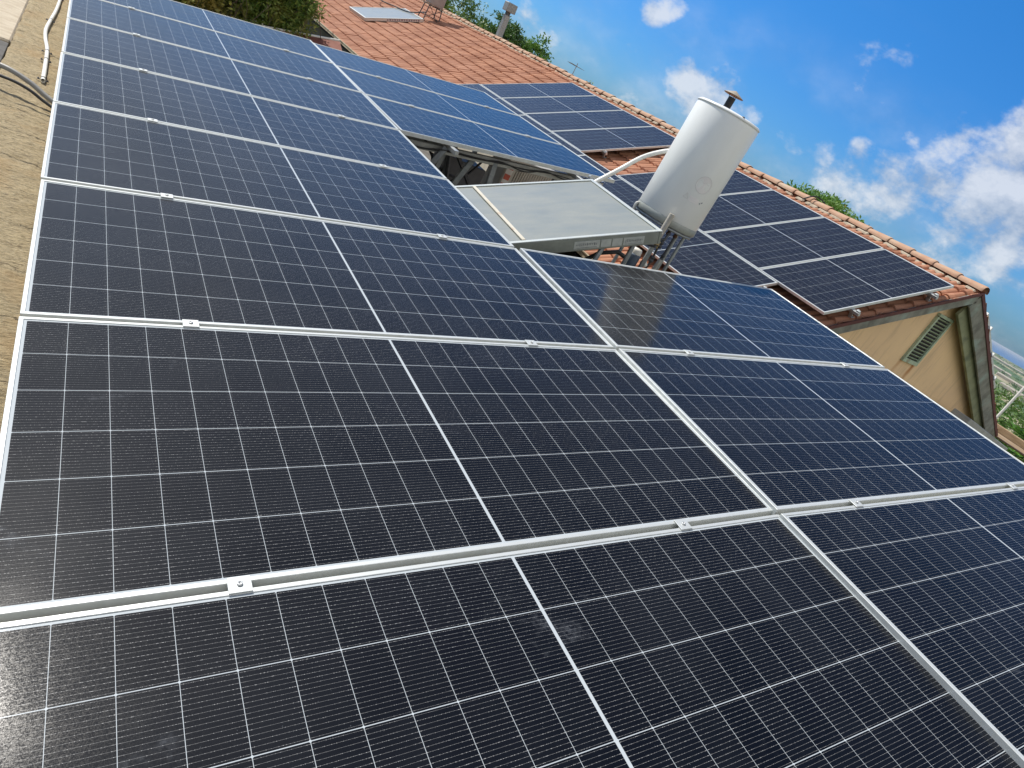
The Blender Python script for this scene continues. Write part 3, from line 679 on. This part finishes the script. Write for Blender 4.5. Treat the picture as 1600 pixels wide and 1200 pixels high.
# ---------------------------------------------------------------- hot water tank
tank_m, t, b = mat('white_enamel', (.74, .76, .74), .36)
tcn = t.new('ShaderNodeTexCoord'); ov = tcn.outputs['Object']
c = t.mix(t.ramp(t.noise(t.map(ov, (1, 1, .3)), 7, 5, .6), .4, .75), (.90, .91, .88, 1), (.84, .85, .82, 1))
c = t.mix(t.ramp(t.noise(t.map(ov, (6, 6, .5)), 3, 5, .6), .66, .78, 0, .25), c, (.55, .50, .40, 1))
t.put(b.inputs['Base Color'], c)
ring_m = noisy('grey_tank_base', (.42, .44, .40), (.33, .35, .32), .5, .2, 10, 4)
TX, TY, TZ, TR, THh = 4.172, 4.168, -.455, .272, .93
tank = thing('water_tank', 'tall white cylindrical hot water tank standing beside the flat collector', 'water tank', (TX, TY, TZ))
MB().lathe((0, 0, 0), [(TR - .004, .055), (TR, .06), (TR, THh - .03), (TR - .004, THh - .018), (TR - .004, THh - .012), (TR + .002, THh - .010), (TR + .002, THh), (TR - .012, THh + .010), (TR * .6, THh + .022), (.0001, THh + .028)], 72).build('shell', tank_m, tank)
MB().lathe((0, 0, 0), [(.0001, -.004), (TR - .02, -.004), (TR - .004, 0), (TR + .003, .006), (TR + .003, .050), (TR + .001, .056)], 72).build('base_ring', ring_m, tank)
# a plug and screws on the cap
q = MB(); q.lathe((-.09, -.235, THh + .004), [(.012, 0), (.012, .012), (.006, .014), (.0001, .014)], 8); q.build('cap_screw', dark_steel, tank)
# round emblem, warning triangle and small marks, printed on the shell
mark = noisy('faded_print', (.56, .55, .53), (.62, .60, .58), .6); mark2 = noisy('dark_print', (.10, .13, .17), (.14, .16, .2), .6)
patch_m = noisy('label_patch', (.82, .79, .76), (.78, .76, .74), .45)
def on_shell(th_, z_, r_=TR + .0012): return Vector((math.cos(th_) * r_, math.sin(th_) * r_, z_))
def curve_strip(mb, pts, wd, r_=TR + .0012):
    for i in range(len(pts) - 1):
        (a0, z0), (a1, z1) = pts[i], pts[i + 1]; dx_, dz_ = (a1 - a0) * TR, z1 - z0; L_ = math.hypot(dx_, dz_) or 1e-6
        ox, oz = -dz_ / L_ * wd / 2 / TR, dx_ / L_ * wd / 2
        mb.add([on_shell(a0 + ox, z0 + oz, r_), on_shell(a0 - ox, z0 - oz, r_), on_shell(a1 - ox, z1 - oz, r_), on_shell(a1 + ox, z1 + oz, r_)], [(0, 1, 2, 3)])
EC, EZ, ER = R(-118), .43, .066     # centre angle and height of the emblem
FACE = math.atan2(-TY, -TX)
EC = FACE + R(26); EZ = .395
q = MB()
n = 32; vs = [on_shell(EC, EZ, TR + .0007)] + [on_shell(EC + math.cos(2 * math.pi * k / n) * ER / TR, EZ + math.sin(2 * math.pi * k / n) * ER, TR + .0007) for k in range(n)]
q.add(vs, [(0, 1 + k, 1 + (k + 1) % n) for k in range(n)]); q.build('emblem_disc', patch_m, tank)
q = MB(); curve_strip(q, [(EC + math.cos(2 * math.pi * k / n) * ER / TR, EZ + math.sin(2 * math.pi * k / n) * ER) for k in range(n + 1)], .0024)
q.build('emblem_ring', mark, tank)
q = MB(); curve_strip(q, [(EC - .17 + .34 * k / 10, EZ + .018 + .007 * math.sin(k * 1.3)) for k in range(11)], .0016); q.build('emblem_lettering', mark, tank)
q = MB(); tz_, ta = EZ - .125, EC - .30
curve_strip(q, [(ta - .075, tz_ - .018), (ta + .075, tz_ - .018), (ta, tz_ + .022), (ta - .075, tz_ - .018)], .0022); curve_strip(q, [(ta, tz_ - .006), (ta, tz_ + .01)], .002); q.build('warning_triangle', mark, tank)
q = MB(); vs = [on_shell(ta + .10 + .34 * k / 6, z_, TR + .0007) for z_ in (tz_ - .028, tz_ + .016) for k in range(7)]
q.add(vs, [(k, k + 1, 7 + k + 1, 7 + k) for k in range(6)]); q.build('rating_patch', patch_m, tank)
q = MB(); 
for da, dz_, l_ in ((.50, -.010, .008), (.56, .002, .012)): curve_strip(q, [(ta + da - l_, tz_ + dz_ - .004), (ta + da + l_, tz_ + dz_ + .006)], .008)
q.build('small_marks', mark2, tank)
# legs, feet and pipe work
def roofz(x_, y_): return (FL @ Vector(((x_ - 7.58696) / .909708, 0, -.11))).z
stand = thing('tank_stand', 'thin galvanised legs carrying the white water tank', 'stand', (TX, TY, -1.9))
SO = Vector((TX, TY, -1.9))
ER_ = Vector((.72, -.69, 0)); EC_ = Vector((-.69, -.72, 0)); T0 = Vector((TX, TY, TZ))
def tp(e, c, z): return T0 + ER_ * e + EC_ * c + Vector((0, 0, z))
ZF = -1.9 - TZ
for (p, q_, wd) in ((tp(.02, .285, -.13), tp(.025, .30, ZF), .034), (tp(.205, .12, 0), tp(.215, .13, ZF), .024), (tp(.16, -.18, 0), tp(.18, -.2, ZF), .026), (tp(-.19, -.1, 0), tp(-.21, -.12, ZF), .026)):
    d_ = q_ - p
    sub(MB().cbox((p + q_) / 2, (d_.length, wd, wd * .9), .003, d_.to_track_quat('X', 'Z').to_matrix()), 'leg', galv, stand, SO)
sub(MB().lathe((TX, TY, TZ - .026), [(TR - .03, 0), (TR - .01, 0), (TR - .01, .02), (TR - .03, .02), (TR - .03, 0)], 40), 'top_ring', galv, stand, SO)
pw = thing('tank_pipework', 'cluster of pipes and valves below the white tank', 'pipes', (TX, TY, TZ))
PO = Vector((TX, TY, TZ))
def pipe(pts, r_, m_, name='pipe', n=10): return sub(MB().tube(spline(pts, 5), r_, n), name, m_, pw, PO)
V = Vector
pipe([tp(.02, .305, .10), tp(.02, .305, -.02), tp(.02, .305, -.145)], .023, noisy('pipe_lagging', (.56, .52, .44), (.42, .39, .33), .8, 0, 18, 5, .3), 'lagged_pipe', 12)
pipe([tp(.02, .305, -.14), tp(0, .31, -.19), tp(-.10, .33, -.17), tp(-.16, .34, -.13)], .012, dark_steel)
pipe([tp(.075, .20, 0), tp(.075, .215, -.10), tp(.06, .24, -.17), tp(.07, .225, -.30), tp(.06, .225, -.42)], .010, dark_steel)
pipe([tp(.135, .175, 0), tp(.135, .18, -.14), tp(.135, .18, -.27)], .0105, dark_steel)
pipe([tp(.135, .18, -.26), tp(.125, .185, -.45), tp(.11, .19, ZF)], .019, lt_grey, 'drain_pipe')
pipe([tp(.03, .28, -.12), tp(.07, .25, -.10), tp(.08, .22, -.04)], .009, dark_steel)
for p, r_, m_ in ((tp(.075, .203, -.04), .018, rust), (tp(.135, .177, -.035), .018, rust), (tp(.065, .235, -.155), .020, dark_steel), (tp(.02, .31, -.165), .023, dark_steel), (tp(.135, .18, -.245), .017, dark_steel), (tp(.07, .225, -.29), .018, dark_steel), (tp(-.06, .32, -.18), .019, dark_steel)):
    sub(MB().lathe(p, [(.0001, -.026), (r_ * .8, -.026), (r_, -.020), (r_, -.004), (r_ * .75, -.002), (r_ * .75, .006), (r_, .008), (r_, .022), (r_ * .8, .027), (.0001, .027)], 8), 'fitting', m_, pw, PO)
sub(MB().lathe(tp(.03, .33, -.16), [(.0001, -.03), (.012, -.03), (.012, .0), (.008, .004), (.008, .03), (.0001, .032)], 8, V((.2, -1, .2)).normalized()), 'valve', brass, pw, PO)
sub(MB().cbox(tp(.05, .34, -.155), (.012, .012, .06), .003), 'valve_handle', brass, pw, PO)
sub(MB().lathe(tp(.03, .26, -.345), [(.0001, -.02), (.03, -.02), (.034, 0), (.02, .014), (.012, .03), (.0001, .032)], 12), 'air_valve', white_plastic, pw, PO)
pipe([tp(-.255, .09, .035), tp(-.275, .10, .02), tp(-.27, .11, -.03)], .014, lt_grey, 'elbow')
# return pipe, curving from the collector's far corner up to the tank
cyl_thing('return_pipe', 'white lagged pipe curving from the collector up behind the tank', 'pipe', spline([(3.745, 4.725, -.50), (3.80, 4.73, -.44), (3.93, 4.72, -.29), (4.06, 4.70, -.125), (4.13, 4.62, -.02), (4.20, 4.54, .05), (4.28, 4.43, .085), (4.30, 4.30, .09)], 8), .0195, white_plastic, 14)
cyl_thing('bracket_bar', 'short pale bracket bar beyond the far corner of the collector', 'bracket', [(3.74, 4.77, -.452), (3.86, 4.95, -.47), (3.96, 4.86, -.49)], .013, alu_side, 6)
# blue grey strainer with white cap on the tiles
st = thing('filter_canister', 'blue grey canister with white cap below the collector corner', 'canister', (3.93, 4.02, -1.0))
MB().lathe((0, 0, -.9), [(.06, 0), (.06, .80), (.055, 1.05), (.055, 1.125), (.05, 1.135), (.0001, 1.135)], 20).build('canister_body', noisy('slate_blue_plastic', (.10, .14, .20), (.07, .10, .14), .5), st)
MB().lathe((0, 0, .235), [(.046, 0), (.046, .03), (.038, .045), (.0001, .05)], 16).build('cap', white_plastic, st)
MB().tube([(-.04, 0, .17), (-.16, .02, .19), (-.30, .05, .12), (-.42, .1, -.05)], .018, 8).build('inlet_hose', black_rubber, st)

# vent cowl pipe behind the tank
cow = thing('vent_pipe', 'black pipe with conical rain cap rising behind the tank top', 'vent pipe', (9.56, 9.7, -.1)); cow.scale = (1.21, 1.21, .86)
MB().tube([(0, 0, 0), (0, 0, 1.70)], .056, 16).build('pipe', black_rubber, cow)
MB().lathe((0, 0, 1.735), [(.0001, .105), (.03, .088), (.155, .012), (.158, .003), (.148, .005), (.0001, .065)], 28).build('rain_cap', noisy('beige_cap', (.42, .36, .28), (.34, .30, .24), .6), cow)
q = MB()
for a in (0, 2.1, 4.2): q.tube([(math.cos(a) * .05, math.sin(a) * .05, 1.66), (math.cos(a) * .07, math.sin(a) * .07, 1.765)], .005, 6)
q.build('cap_stay', dark_steel, cow)

# metal flue on the ridge
fl = thing('metal_flue', 'square grey metal flue on the ridge in front of the trees', 'flue', (10.62, 21.0, .2)); fl.rotation_euler = (0, R(-3), 0)
MB().cbox((0, 0, .50), (.17, .17, 1.0), .01).build('flue_duct', galv, fl); MB().cbox((0, 0, 1.045), (.12, .12, .10), .004).build('flue_neck', dark_steel, fl)
q = MB().cbox((0, 0, 1.22), (.33, .30, .25), .012)
for k in range(6): q.cbox((-.13 + k * .052, -.153, 1.22), (.012, .01, .24), .002)
q.build('flue_cowl', galv, fl)
# small plants / aerial behind the ridge
ae = thing('tv_aerial', 'thin aerial poking above the ridge near the small shrub', 'aerial', (14.3, 22.0, -1.0))
q = MB().tube([(0, 0, 0), (0, 0, 2.15)], .014, 6)
for k in range(5): q.tube([(-.30 + k * .03, -.1 + k * .12, 2.05), (.30 - k * .03, -.1 + k * .12, 2.05)], .006, 5)
q.tube([(0, -.2, 2.05), (0, .5, 2.05)], .008, 5); q.build('mast', galv, ae)

# ---------------------------------------------------------------- far collector and its tank stand on the tiles
FF = FL @ T(-.39, 18.6, -.07)
fc = thing('solar_collector', 'small flat collector lying on the distant red tiles', 'solar collector', mtx=FF)
collector(fc, .96, .95, 1.92, 1.9, .09, .04, alu_side, alu, glass_m)
q = MB(); xx = .70; rl = random.Random(8)
while xx < 1.75:
    wd = rl.uniform(.04, .08); q.box((xx + wd / 2, -.006, -.045), (wd * .5, .003, .045)); q.box((xx + wd / 2, -.006, -.03), (wd, .003, .010)); xx += wd + .02
q.build('printed_lettering', noisy('lettering', (.16, .10, .22), (.25, .12, .14), .6), fc)
ts = thing('distant_tank_stand', 'dark thin legged stand with the bottom of a grey tank at top edge', 'tank stand', (9.35, 23.6, -.1))
zz0 = .02
for dx_, dy_ in ((-.28, -.28), (.28, -.28), (-.28, .28), (.28, .28)):
    MB().tube([(dx_, dy_, dx_ * .45 - .05), (dx_ * .8, dy_ * .8, .52)], .017, 6).build('leg', dark_steel, ts)
q = MB()
for z_ in (.18, .50):
    c4 = [(-.24, -.24, z_), (.24, -.24, z_), (.24, .24, z_), (-.24, .24, z_)]
    for i in range(4): q.tube([c4[i], c4[(i + 1) % 4]], .012, 6)
q.tube([(-.24, -.24, .1), (.24, -.24, .5)], .01, 6); q.tube([(.24, -.24, .1), (-.24, -.24, .5)], .01, 6); q.build('cross_brace', dark_steel, ts)
MB().lathe((0, 0, .53), [(.0001, 0), (.29, 0), (.31, .02), (.31, 1.25), (.28, 1.29), (.0001, 1.3)], 28).build('tank', noisy('grey_tank', (.36, .34, .34), (.3, .28, .28), .5), ts)
cyl_thing('black_cable', 'thin black hose trailing over the distant tiles beside the tank stand', 'cable', spline([(9.2, 23.6, .15), (8.9, 24.2, -.10), (8.7, 25.2, -.18), (8.5, 26.2, -.22), (8.9, 27.5, .05)]), .018, black_rubber, 6)
cyl_thing('black_cable', 'short black wire stub standing out of the ridge right of the tank', 'cable', spline([(10.20, 7.65, .45), (10.34, 7.60, .57), (10.45, 7.52, .585), (10.55, 7.4, .53)]), .012, black_rubber, 6)

# lean-to, red strip roof under the eave
ln = thing('lean_to_roof', 'low red lean-to roof strip with white edge beyond the array corner', 'lean-to', (3.6, 13.4, -6))
L0 = V((3.6, 13.4, -6)); q = MB()
pts = [V((2.4, 12.4, -2.06)), V((4.12, 12.4, -1.60)), V((4.12, 14.0, -1.11)), V((2.4, 14.0, -1.585))]
q.add([p - L0 for p in pts] + [p - L0 - V((0, 0, .04)) for p in pts], [(0, 1, 2, 3), (7, 6, 5, 4), (0, 4, 5, 1), (1, 5, 6, 2), (2, 6, 7, 3), (3, 7, 4, 0)])
q.build('red_sheet', noisy('dull_red_sheet', (.26, .085, .05), (.19, .065, .04), .75, 0, 3, 6, .2, 20), ln)
d_ = pts[2] - pts[3]
MB().cbox((pts[2] + pts[3]) / 2 - L0 + V((0, .025, .005)), (d_.length, .035, .045), .003, d_.to_track_quat('X', 'Z').to_matrix()).build('white_edge', white_plastic, ln)
MB().box((-.17, .05, 1.9), (1.9, 1.4, 3.8)).build('wall', noisy('dark_olive_wall', (.12, .105, .07), (.07, .06, .045), .9, 0, 2, 6, .3), ln)  # same dark olive brown as the left house side
# ---------------------------------------------------------------- right hand details
o = MB().cbox((0, 0, 0), (2.4, .30, .15), .01, Matrix.Rotation(R(7), 3, 'Y')).build('ledge_board', noisy('grey_fibre_board', (.42, .43, .40), (.32, .33, .31), .8, 0, 5, 6, .2, 30)); o.location = (13.30, 4.16, -1.37); tag(o, 'weathered grey board at the foot of the right rake, behind the panel edge', 'board')
pg = thing('wooden_pergola', 'brown timber beams at the right edge below the leafy bush', 'pergola', (15.6, 2.6, -5))
wood = noisy('old_timber', (.36, .25, .14), (.24, .155, .08), .8, 0, 6, 8, .3, 40, (3, .6, 3), c3=(.52, .42, .28), s3=2)
MB().cbox((0, -.1, 3.66), (.12, 5.6, .13), .01).build('beam', wood, pg); MB().cbox((-.35, -.2, 3.36), (.12, 5.2, .13), .01).build('beam', wood, pg); MB().cbox((.5, -.1, 3.50), (.9, 5.4, .03), .01).build('boarding', wood, pg)
for y_ in (-2.4, 2.2): MB().cbox((0, y_, 1.79), (.12, .12, 3.6), .01).build('post', wood, pg)
pole = cyl_thing('white_pole', 'thin white pole standing among the bushes at right', 'pole', [(19.1, 5.93, -6.2), (19.1, 5.93, .1)], .032, white_plastic, 8)

# ---------------------------------------------------------------- vegetation
def leaf_mat(name, c1, c2, c3, tr=.25, rough=.5):
    m_, t, b = mat(name, c1, rough)
    tcn = t.new('ShaderNodeTexCoord'); oi = t.new('ShaderNodeNewGeometry')
    c = t.mix(oi.outputs['Random Per Island'], (*c1, 1), (*c2, 1))
    c = t.mix(t.ramp(t.noise(tcn.outputs['Object'], 1.3, 3), .48, .66), c, (*c3, 1))
    t.put(b.inputs['Base Color'], c); tr_ = t.new('ShaderNodeBsdfTranslucent'); t.put(tr_.inputs[0], c)
    mx = t.new('ShaderNodeMixShader'); mx.inputs[0].default_value = tr
    t.l.new(b.outputs[0], mx.inputs[1]); t.l.new(tr_.outputs[0], mx.inputs[2]); t.l.new(mx.outputs[0], t.n['Material Output'].inputs[0])
    return m_
bark = noisy('bark', (.14, .10, .07), (.08, .06, .045), .9, 0, 14, 6, .5)
leaf_a = leaf_mat('green_leaves', (.075, .15, .035), (.12, .22, .045), (.17, .27, .05))
leaf_e = leaf_mat('glossy_leaves', (.04, .12, .02), (.10, .24, .035), (.16, .32, .05), rough=.3)
leaf_b = leaf_mat('bright_leaves', (.08, .19, .03), (.15, .30, .045), (.22, .36, .06))
leaf_c = leaf_mat('mixed_vine_leaves', (.12, .23, .045), (.32, .38, .08), (.45, .36, .09), tr=.45)
leaf_d = leaf_mat('dark_green_leaves', (.05, .12, .028), (.08, .18, .04), (.12, .21, .045))
def leaves(mb, center, rad, n, size, rng, shape=1.6, up=.35):
    for _ in range(n):
        while True:
            d = Vector((rng.uniform(-1, 1), rng.uniform(-1, 1), rng.uniform(-1, 1)))
            if .02 < d.length < 1: break
        d = d.normalized() * (rng.random() ** (1 / shape if shape else 1)) * 1.0
        p = Vector(center) + Vector((d.x * rad[0], d.y * rad[1], d.z * rad[2]))
        a = Vector((rng.gauss(0, 1), rng.gauss(0, 1), rng.gauss(0, .7) + up)).normalized(); nn = Vector((rng.gauss(0, 1), rng.gauss(0, 1), rng.gauss(.6, 1))).normalized()
        sd = a.cross(nn).normalized(); L = size * rng.uniform(.6, 1.3); W_ = L * rng.uniform(.32, .5)
        n2_ = sd.cross(a)
        mb.add([p, p + a * L * .45 + sd * W_ * .5 - n2_ * L * .05, p + a * L, p + a * L * .45 - sd * W_ * .5 - n2_ * L * .05], [(0, 1, 2, 3)])
def tree(name, label, cat, base, top_c, rad, clumps, per, size, m_, seed, group=None, extra=None):
    rng = random.Random(seed); root = thing(name, label, cat, base, group=group); b0 = Vector(base)
    cr = MB(); centers = []
    for _ in range(clumps):
        d = Vector((rng.gauss(0, 1), rng.gauss(0, 1), rng.gauss(0, 1))).normalized() * rng.uniform(.35, .92)
        c_ = Vector(top_c) + Vector((d.x * rad[0], d.y * rad[1], d.z * rad[2])); centers.append(c_)
        s_ = rng.uniform(.20, .38); leaves(cr, c_ - b0, (rad[0] * s_, rad[1] * s_, rad[2] * s_ * .85), per, size, rng)
    cr.build('crown', m_, root)
    tk = MB(); mid = Vector(top_c) - Vector((0, 0, rad[2] * .55)); h = mid - b0
    tk.tube([V((0, 0, 0)), h * .5 + V((.06, .04, 0)), h], max(.06, rad[0] * .07), 8, r2=max(.03, rad[0] * .035))
    for c_ in rng.sample(centers, min(9, len(centers))):
        e = c_ - b0; tk.tube([h * .9, (h + e) / 2 + V((rng.uniform(-.1, .1), rng.uniform(-.1, .1), -.1)), e], rad[0] * .028, 6, r2=rad[0] * .008)
    tk.build('trunk', bark, root)
    if extra:
        col_m, nn, sz = extra; fl_ = MB()
        for _ in range(nn):
            c_ = rng.choice(centers) - b0; leaves(fl_, c_, (rad[0] * .3, rad[1] * .3, rad[2] * .35), 5, sz, rng, 0)
        fl_.build('flowers', col_m, root)
    return root
flower_r = leaf_mat('red_flowers', (.55, .07, .02), (.6, .16, .03), (.5, .10, .04)); flower_w = leaf_mat('cream_flowers', (.75, .70, .55), (.8, .75, .45), (.7, .6, .4))
GZ = -6.0
tree('leafy_tree', 'feathery green tree behind the ridge at the top centre', 'tree', (12.6, 30, GZ), (12.6, 30, .55), (2.1, 1.9, 1.35), 60, 120, .16, leaf_a, 11, 'trees behind the ridge')
tree('leafy_tree', 'green tree directly behind the grey metal flue', 'tree', (15.2, 30, GZ), (15.1, 30.1, .75), (1.15, 1.3, 1.0), 42, 130, .15, leaf_d, 12, 'trees behind the ridge')
tree('leafy_tree', 'tree with lime coloured top just right of the metal flue', 'tree', (16.9, 30, GZ), (16.95, 30, .65), (1.15, 1.2, 1.15), 44, 130, .16, leaf_b, 13, 'trees behind the ridge')
tree('leafy_tree', 'low sparse shrub top above the ridge behind the far panels', 'tree', (17.0, 25, GZ), (17.0, 25, .35), (1.0, .8, .62), 16, 60, .13, leaf_a, 14, 'trees behind the ridge')
tree('leafy_tree', 'dense rounded tree with red specks behind the ridge at right', 'tree', (28.2, 20, GZ), (28.4, 20, .35), (2.65, 2.5, 1.75), 170, 260, .19, leaf_b, 15, 'trees behind the ridge', (flower_r, 16, .10))
# vine hedge beyond the top of the array
rng = random.Random(21); hd = thing('vine_hedge', 'tangled green and yellow vine hedge beyond the array top', 'hedge', (2.4, 14.2, GZ))
hm = MB(); b0 = V((2.4, 14.2, GZ))
for k in range(430):
    x_ = rng.uniform(-.2, 3.45) if k < 330 else rng.uniform(2.4, 3.5); zt_ = -1.15 + .42 * (x_ - 1.3) + .12 * math.sin(x_ * 5); z_ = rng.uniform(zt_ - 1.0, zt_); y_ = 14.0 + rng.uniform(-.15, 1.0) + .2 * (z_ + 2) + .25 * math.sin(x_ * 3)
    leaves(hm, V((x_, y_, z_)) - b0, (.30, .26, .30), 120, .095, rng)
hm.build('foliage', leaf_c, hd)
tw = MB()
for k in range(60):
    x_ = rng.uniform(-.5, 3.9); p0 = V((x_, 14.2, -3.2 + rng.random())); pts = [p0]
    for j in range(5): p0 = p0 + V((rng.gauss(0, .12), rng.gauss(-.02, .08), rng.uniform(.2, .5))); pts.append(p0)
    tw.tube([p - b0 for p in pts], .012, 5, r2=.004)
for k in range(8): tw.tube([V((rng.uniform(-.5, 3.6), 14.7, -6)) - b0, V((rng.uniform(-.5, 3.6), 14.6, -1.6)) - b0], .04, 6)
tw.build('stems', bark, hd)
for k, (x_, y_, z_, lab) in enumerate(((3.5, 14.0, -1.45, 'yellow green vine tips creeping over the array corner'),)):
    mb = MB(); rng2 = random.Random(31 + k); leaves(mb, (0, 0, 0), (.35, .3, .22), 150, .08, rng2); leaves(mb, (.45, .3, .05), (.2, .2, .15), 60, .08, rng2)
    mb.tube([(0, .3, -4.6), (0, .1, -1), (.1, 0, 0)], .02, 5)
    o = mb.build('vine', leaf_b); o.location = (x_, y_, z_); tag(o, lab, 'plant')
# right side bushes
rt = random.Random(41)
bs = thing('flowering_bush', 'glossy leafy bush with cream flowers at the right edge', 'bush', (20.5, 5.6, GZ)); mb = MB(); b0 = V((20.5, 5.6, GZ))
fw = MB()
for k in range(130):
    c_ = V((rt.uniform(18.9, 22.5), rt.uniform(2.6, 7.3), 0)); top = -1.42 + .20 * (c_.y - 5.5) + .1 * math.sin(c_.y * 4); c_.z = rt.uniform(-4.2, top)
    for _ in range(4):      # whorls of long leaves
        cc = c_ + V((rt.gauss(0, .18), rt.gauss(0, .18), rt.gauss(0, .15)))
        for j in range(9):
            a = 2 * math.pi * j / 9 + rt.random(); d = V((math.cos(a), math.sin(a), rt.uniform(.1, .9))).normalized(); sd = d.cross(V((0, 0, 1))).normalized(); L = rt.uniform(.26, .44)
            mb.add([cc - b0, cc + d * L * .5 + sd * L * .14 - b0, cc + d * L - V((0, 0, L * .18)) - b0, cc + d * L * .5 - sd * L * .14 - b0], [(0, 1, 2, 3)])
        if rt.random() < .16 and c_.z > top - 1.0: leaves(fw, cc + V((-.1, 0, .16)) - b0, (.10, .10, .06), 16, .11, rt)
mb.build('foliage', leaf_e, bs); fw.build('flowers', flower_w, bs); MB().tube([(0, 0, 0), (0, 0, 3.4)], .09, 8, r2=.05).build('trunk', bark, bs)
tree('flowering_bush', 'small leaved bush with an orange flower behind the white pole', 'bush', (25, 8.2, GZ), (25, 8.0, -2.0), (3.0, 3.0, .95), 90, 150, .12, leaf_a, 52, None, (flower_r, 5, .14))

# ---------------------------------------------------------------- terrain, sea, distant farmland
land_m, t, b = mat('farmland', (.1, .15, .05), .95)
tcn = t.new('ShaderNodeTexCoord'); ov = tcn.outputs['Object']; sv = t.map(ov, (.0030, .0012, 1), (0, 0, R(25)))
vo = t.new('ShaderNodeTexVoronoi'); t.put(vo.inputs['Vector'], sv); vo.inputs['Scale'].default_value = 1.2
wn = t.sep(vo.outputs['Color'])
c = t.mix(t.ramp(wn[0], .2, .8), (.06, .12, .035, 1), (.13, .17, .06, 1)); c = t.mix(t.m('GREATER_THAN', wn[1], .80), c, (.36, .32, .20, 1))
c = t.mix(t.ramp(t.noise(t.map(ov, (.02, .02, 1)), 1, 6, .7), .56, .66), c, (.035, .06, .025, 1))
nearf = t.ramp(t.vm('LENGTH', ov), 60, 400); c = t.mix(nearf, (.13, .13, .06, 1), c)
t.put(b.inputs['Base Color'], c)
mb = MB(); rings = [0, 15, 30, 60, 110, 180, 280, 420, 600, 900, 1400, 2200, 3400, 5000, 6800]; n = 64; vs = [(0, 0, -6.1)]
for r_ in rings[1:]:
    for k in range(n):
        a = 2 * math.pi * k / n; s_ = min(1, max(0, (r_ - 25) / 500)); s_ = s_ * s_ * (3 - 2 * s_)
        rr = r_ * (1 + (.05 * math.sin(3 * a + 1) if r_ > 3000 else 0)); h = -6.1 - 52 * s_ + (noise.noise(V((r_ * .004 * math.cos(a), r_ * .004 * math.sin(a), 0))) * min(6, r_ * .01) if r_ > 60 else 0)
        if r_ == 6800: h = -74
        vs.append((rr * math.cos(a), rr * math.sin(a), h))
fs = [(0, 1 + k, 1 + (k + 1) % n) for k in range(n)]
for i in range(len(rings) - 2):
    for k in range(n): fs.append((1 + i * n + k, 1 + i * n + (k + 1) % n, 1 + (i + 1) * n + (k + 1) % n, 1 + (i + 1) * n + k))
mb.add(vs, fs, True); tag(mb.build('terrain', land_m), kind='structure')
sea_m, t, b = mat('sea_water', (.03, .13, .30), .5); b.inputs['Specular IOR Level'].default_value = .4
mb = MB(); vs = [(0, 0, 0)] + [(90000 * math.cos(2 * math.pi * k / 96), 90000 * math.sin(2 * math.pi * k / 96), 0) for k in range(96)]
mb.add(vs, [(0, 1 + k, 1 + (k + 1) % 96) for k in range(96)]); o = mb.build('sea', sea_m); o.location = (0, 0, -72); tag(o, kind='structure')
# far greenhouses and sheds
gh_m = noisy('greenhouse_cover', (.44, .40, .33), (.36, .32, .26), .8, 0, .1, 4)
gd = random.Random(77)
GHN = ['longest pale greenhouse in the distant fields', 'short pale shed in the distant fields', 'beige farm building among distant field trees']
for i in range(6):
    D = 1500 + i * 420 + gd.uniform(-60, 60); a = math.atan2(.304, .952) + gd.uniform(-.035, .03)
    X, Y = D * math.cos(a), D * math.sin(a); L = gd.uniform(60, 150); W_ = gd.uniform(20, 40); H_ = gd.uniform(6, 10)
    mb = MB(); mb.add([(-W_ / 2, -L / 2, 0), (W_ / 2, -L / 2, 0), (W_ / 2, -L / 2, H_ * .7), (0, -L / 2, H_), (-W_ / 2, -L / 2, H_ * .7), (-W_ / 2, L / 2, 0), (W_ / 2, L / 2, 0), (W_ / 2, L / 2, H_ * .7), (0, L / 2, H_), (-W_ / 2, L / 2, H_ * .7)],
                      [(0, 1, 2, 3, 4), (9, 8, 7, 6, 5), (0, 5, 6, 1), (1, 6, 7, 2), (2, 7, 8, 3), (3, 8, 9, 4), (4, 9, 5, 0)])
    o = mb.build('farm_building', gh_m); o.location = (X, Y, -60); o.rotation_euler = (0, 0, gd.uniform(-.3, .5)); tag(o, 'tiny pale farm building in the distant fields beyond the right rake', 'farm building', 'distant farm buildings')
tm = MB()
for i in range(420):
    D = gd.uniform(900, 5200); a = math.atan2(.304, .952) + gd.uniform(-.10, .10); s_ = gd.uniform(4, 9)
    leaves(tm, (D * math.cos(a), D * math.sin(a), -57), (s_, s_ * 1.6, s_ * .6), 26, s_ * .7, gd)
tag(tm.build('distant_trees', leaf_d), 'dark lines of trees between the distant fields', 'trees', kind='stuff')

# ---------------------------------------------------------------- air between here and the coast
hz_m = bpy.data.materials.new('air_haze'); hz_m.use_nodes = True; t = NT(hz_m.node_tree); t.n.clear()
ho = t.new('ShaderNodeOutputMaterial'); hv = t.new('ShaderNodeVolumePrincipled')
hv.inputs['Color'].default_value = (.80, .90, 1.0, 1); hv.inputs['Density'].default_value = .00005; hv.inputs['Anisotropy'].default_value = .2
t.l.new(hv.outputs[0], ho.inputs['Volume'])
hb_ = MB().box((0, 0, -36.5), (184000, 184000, 79)).build('haze', hz_m); tag(hb_, kind='stuff')
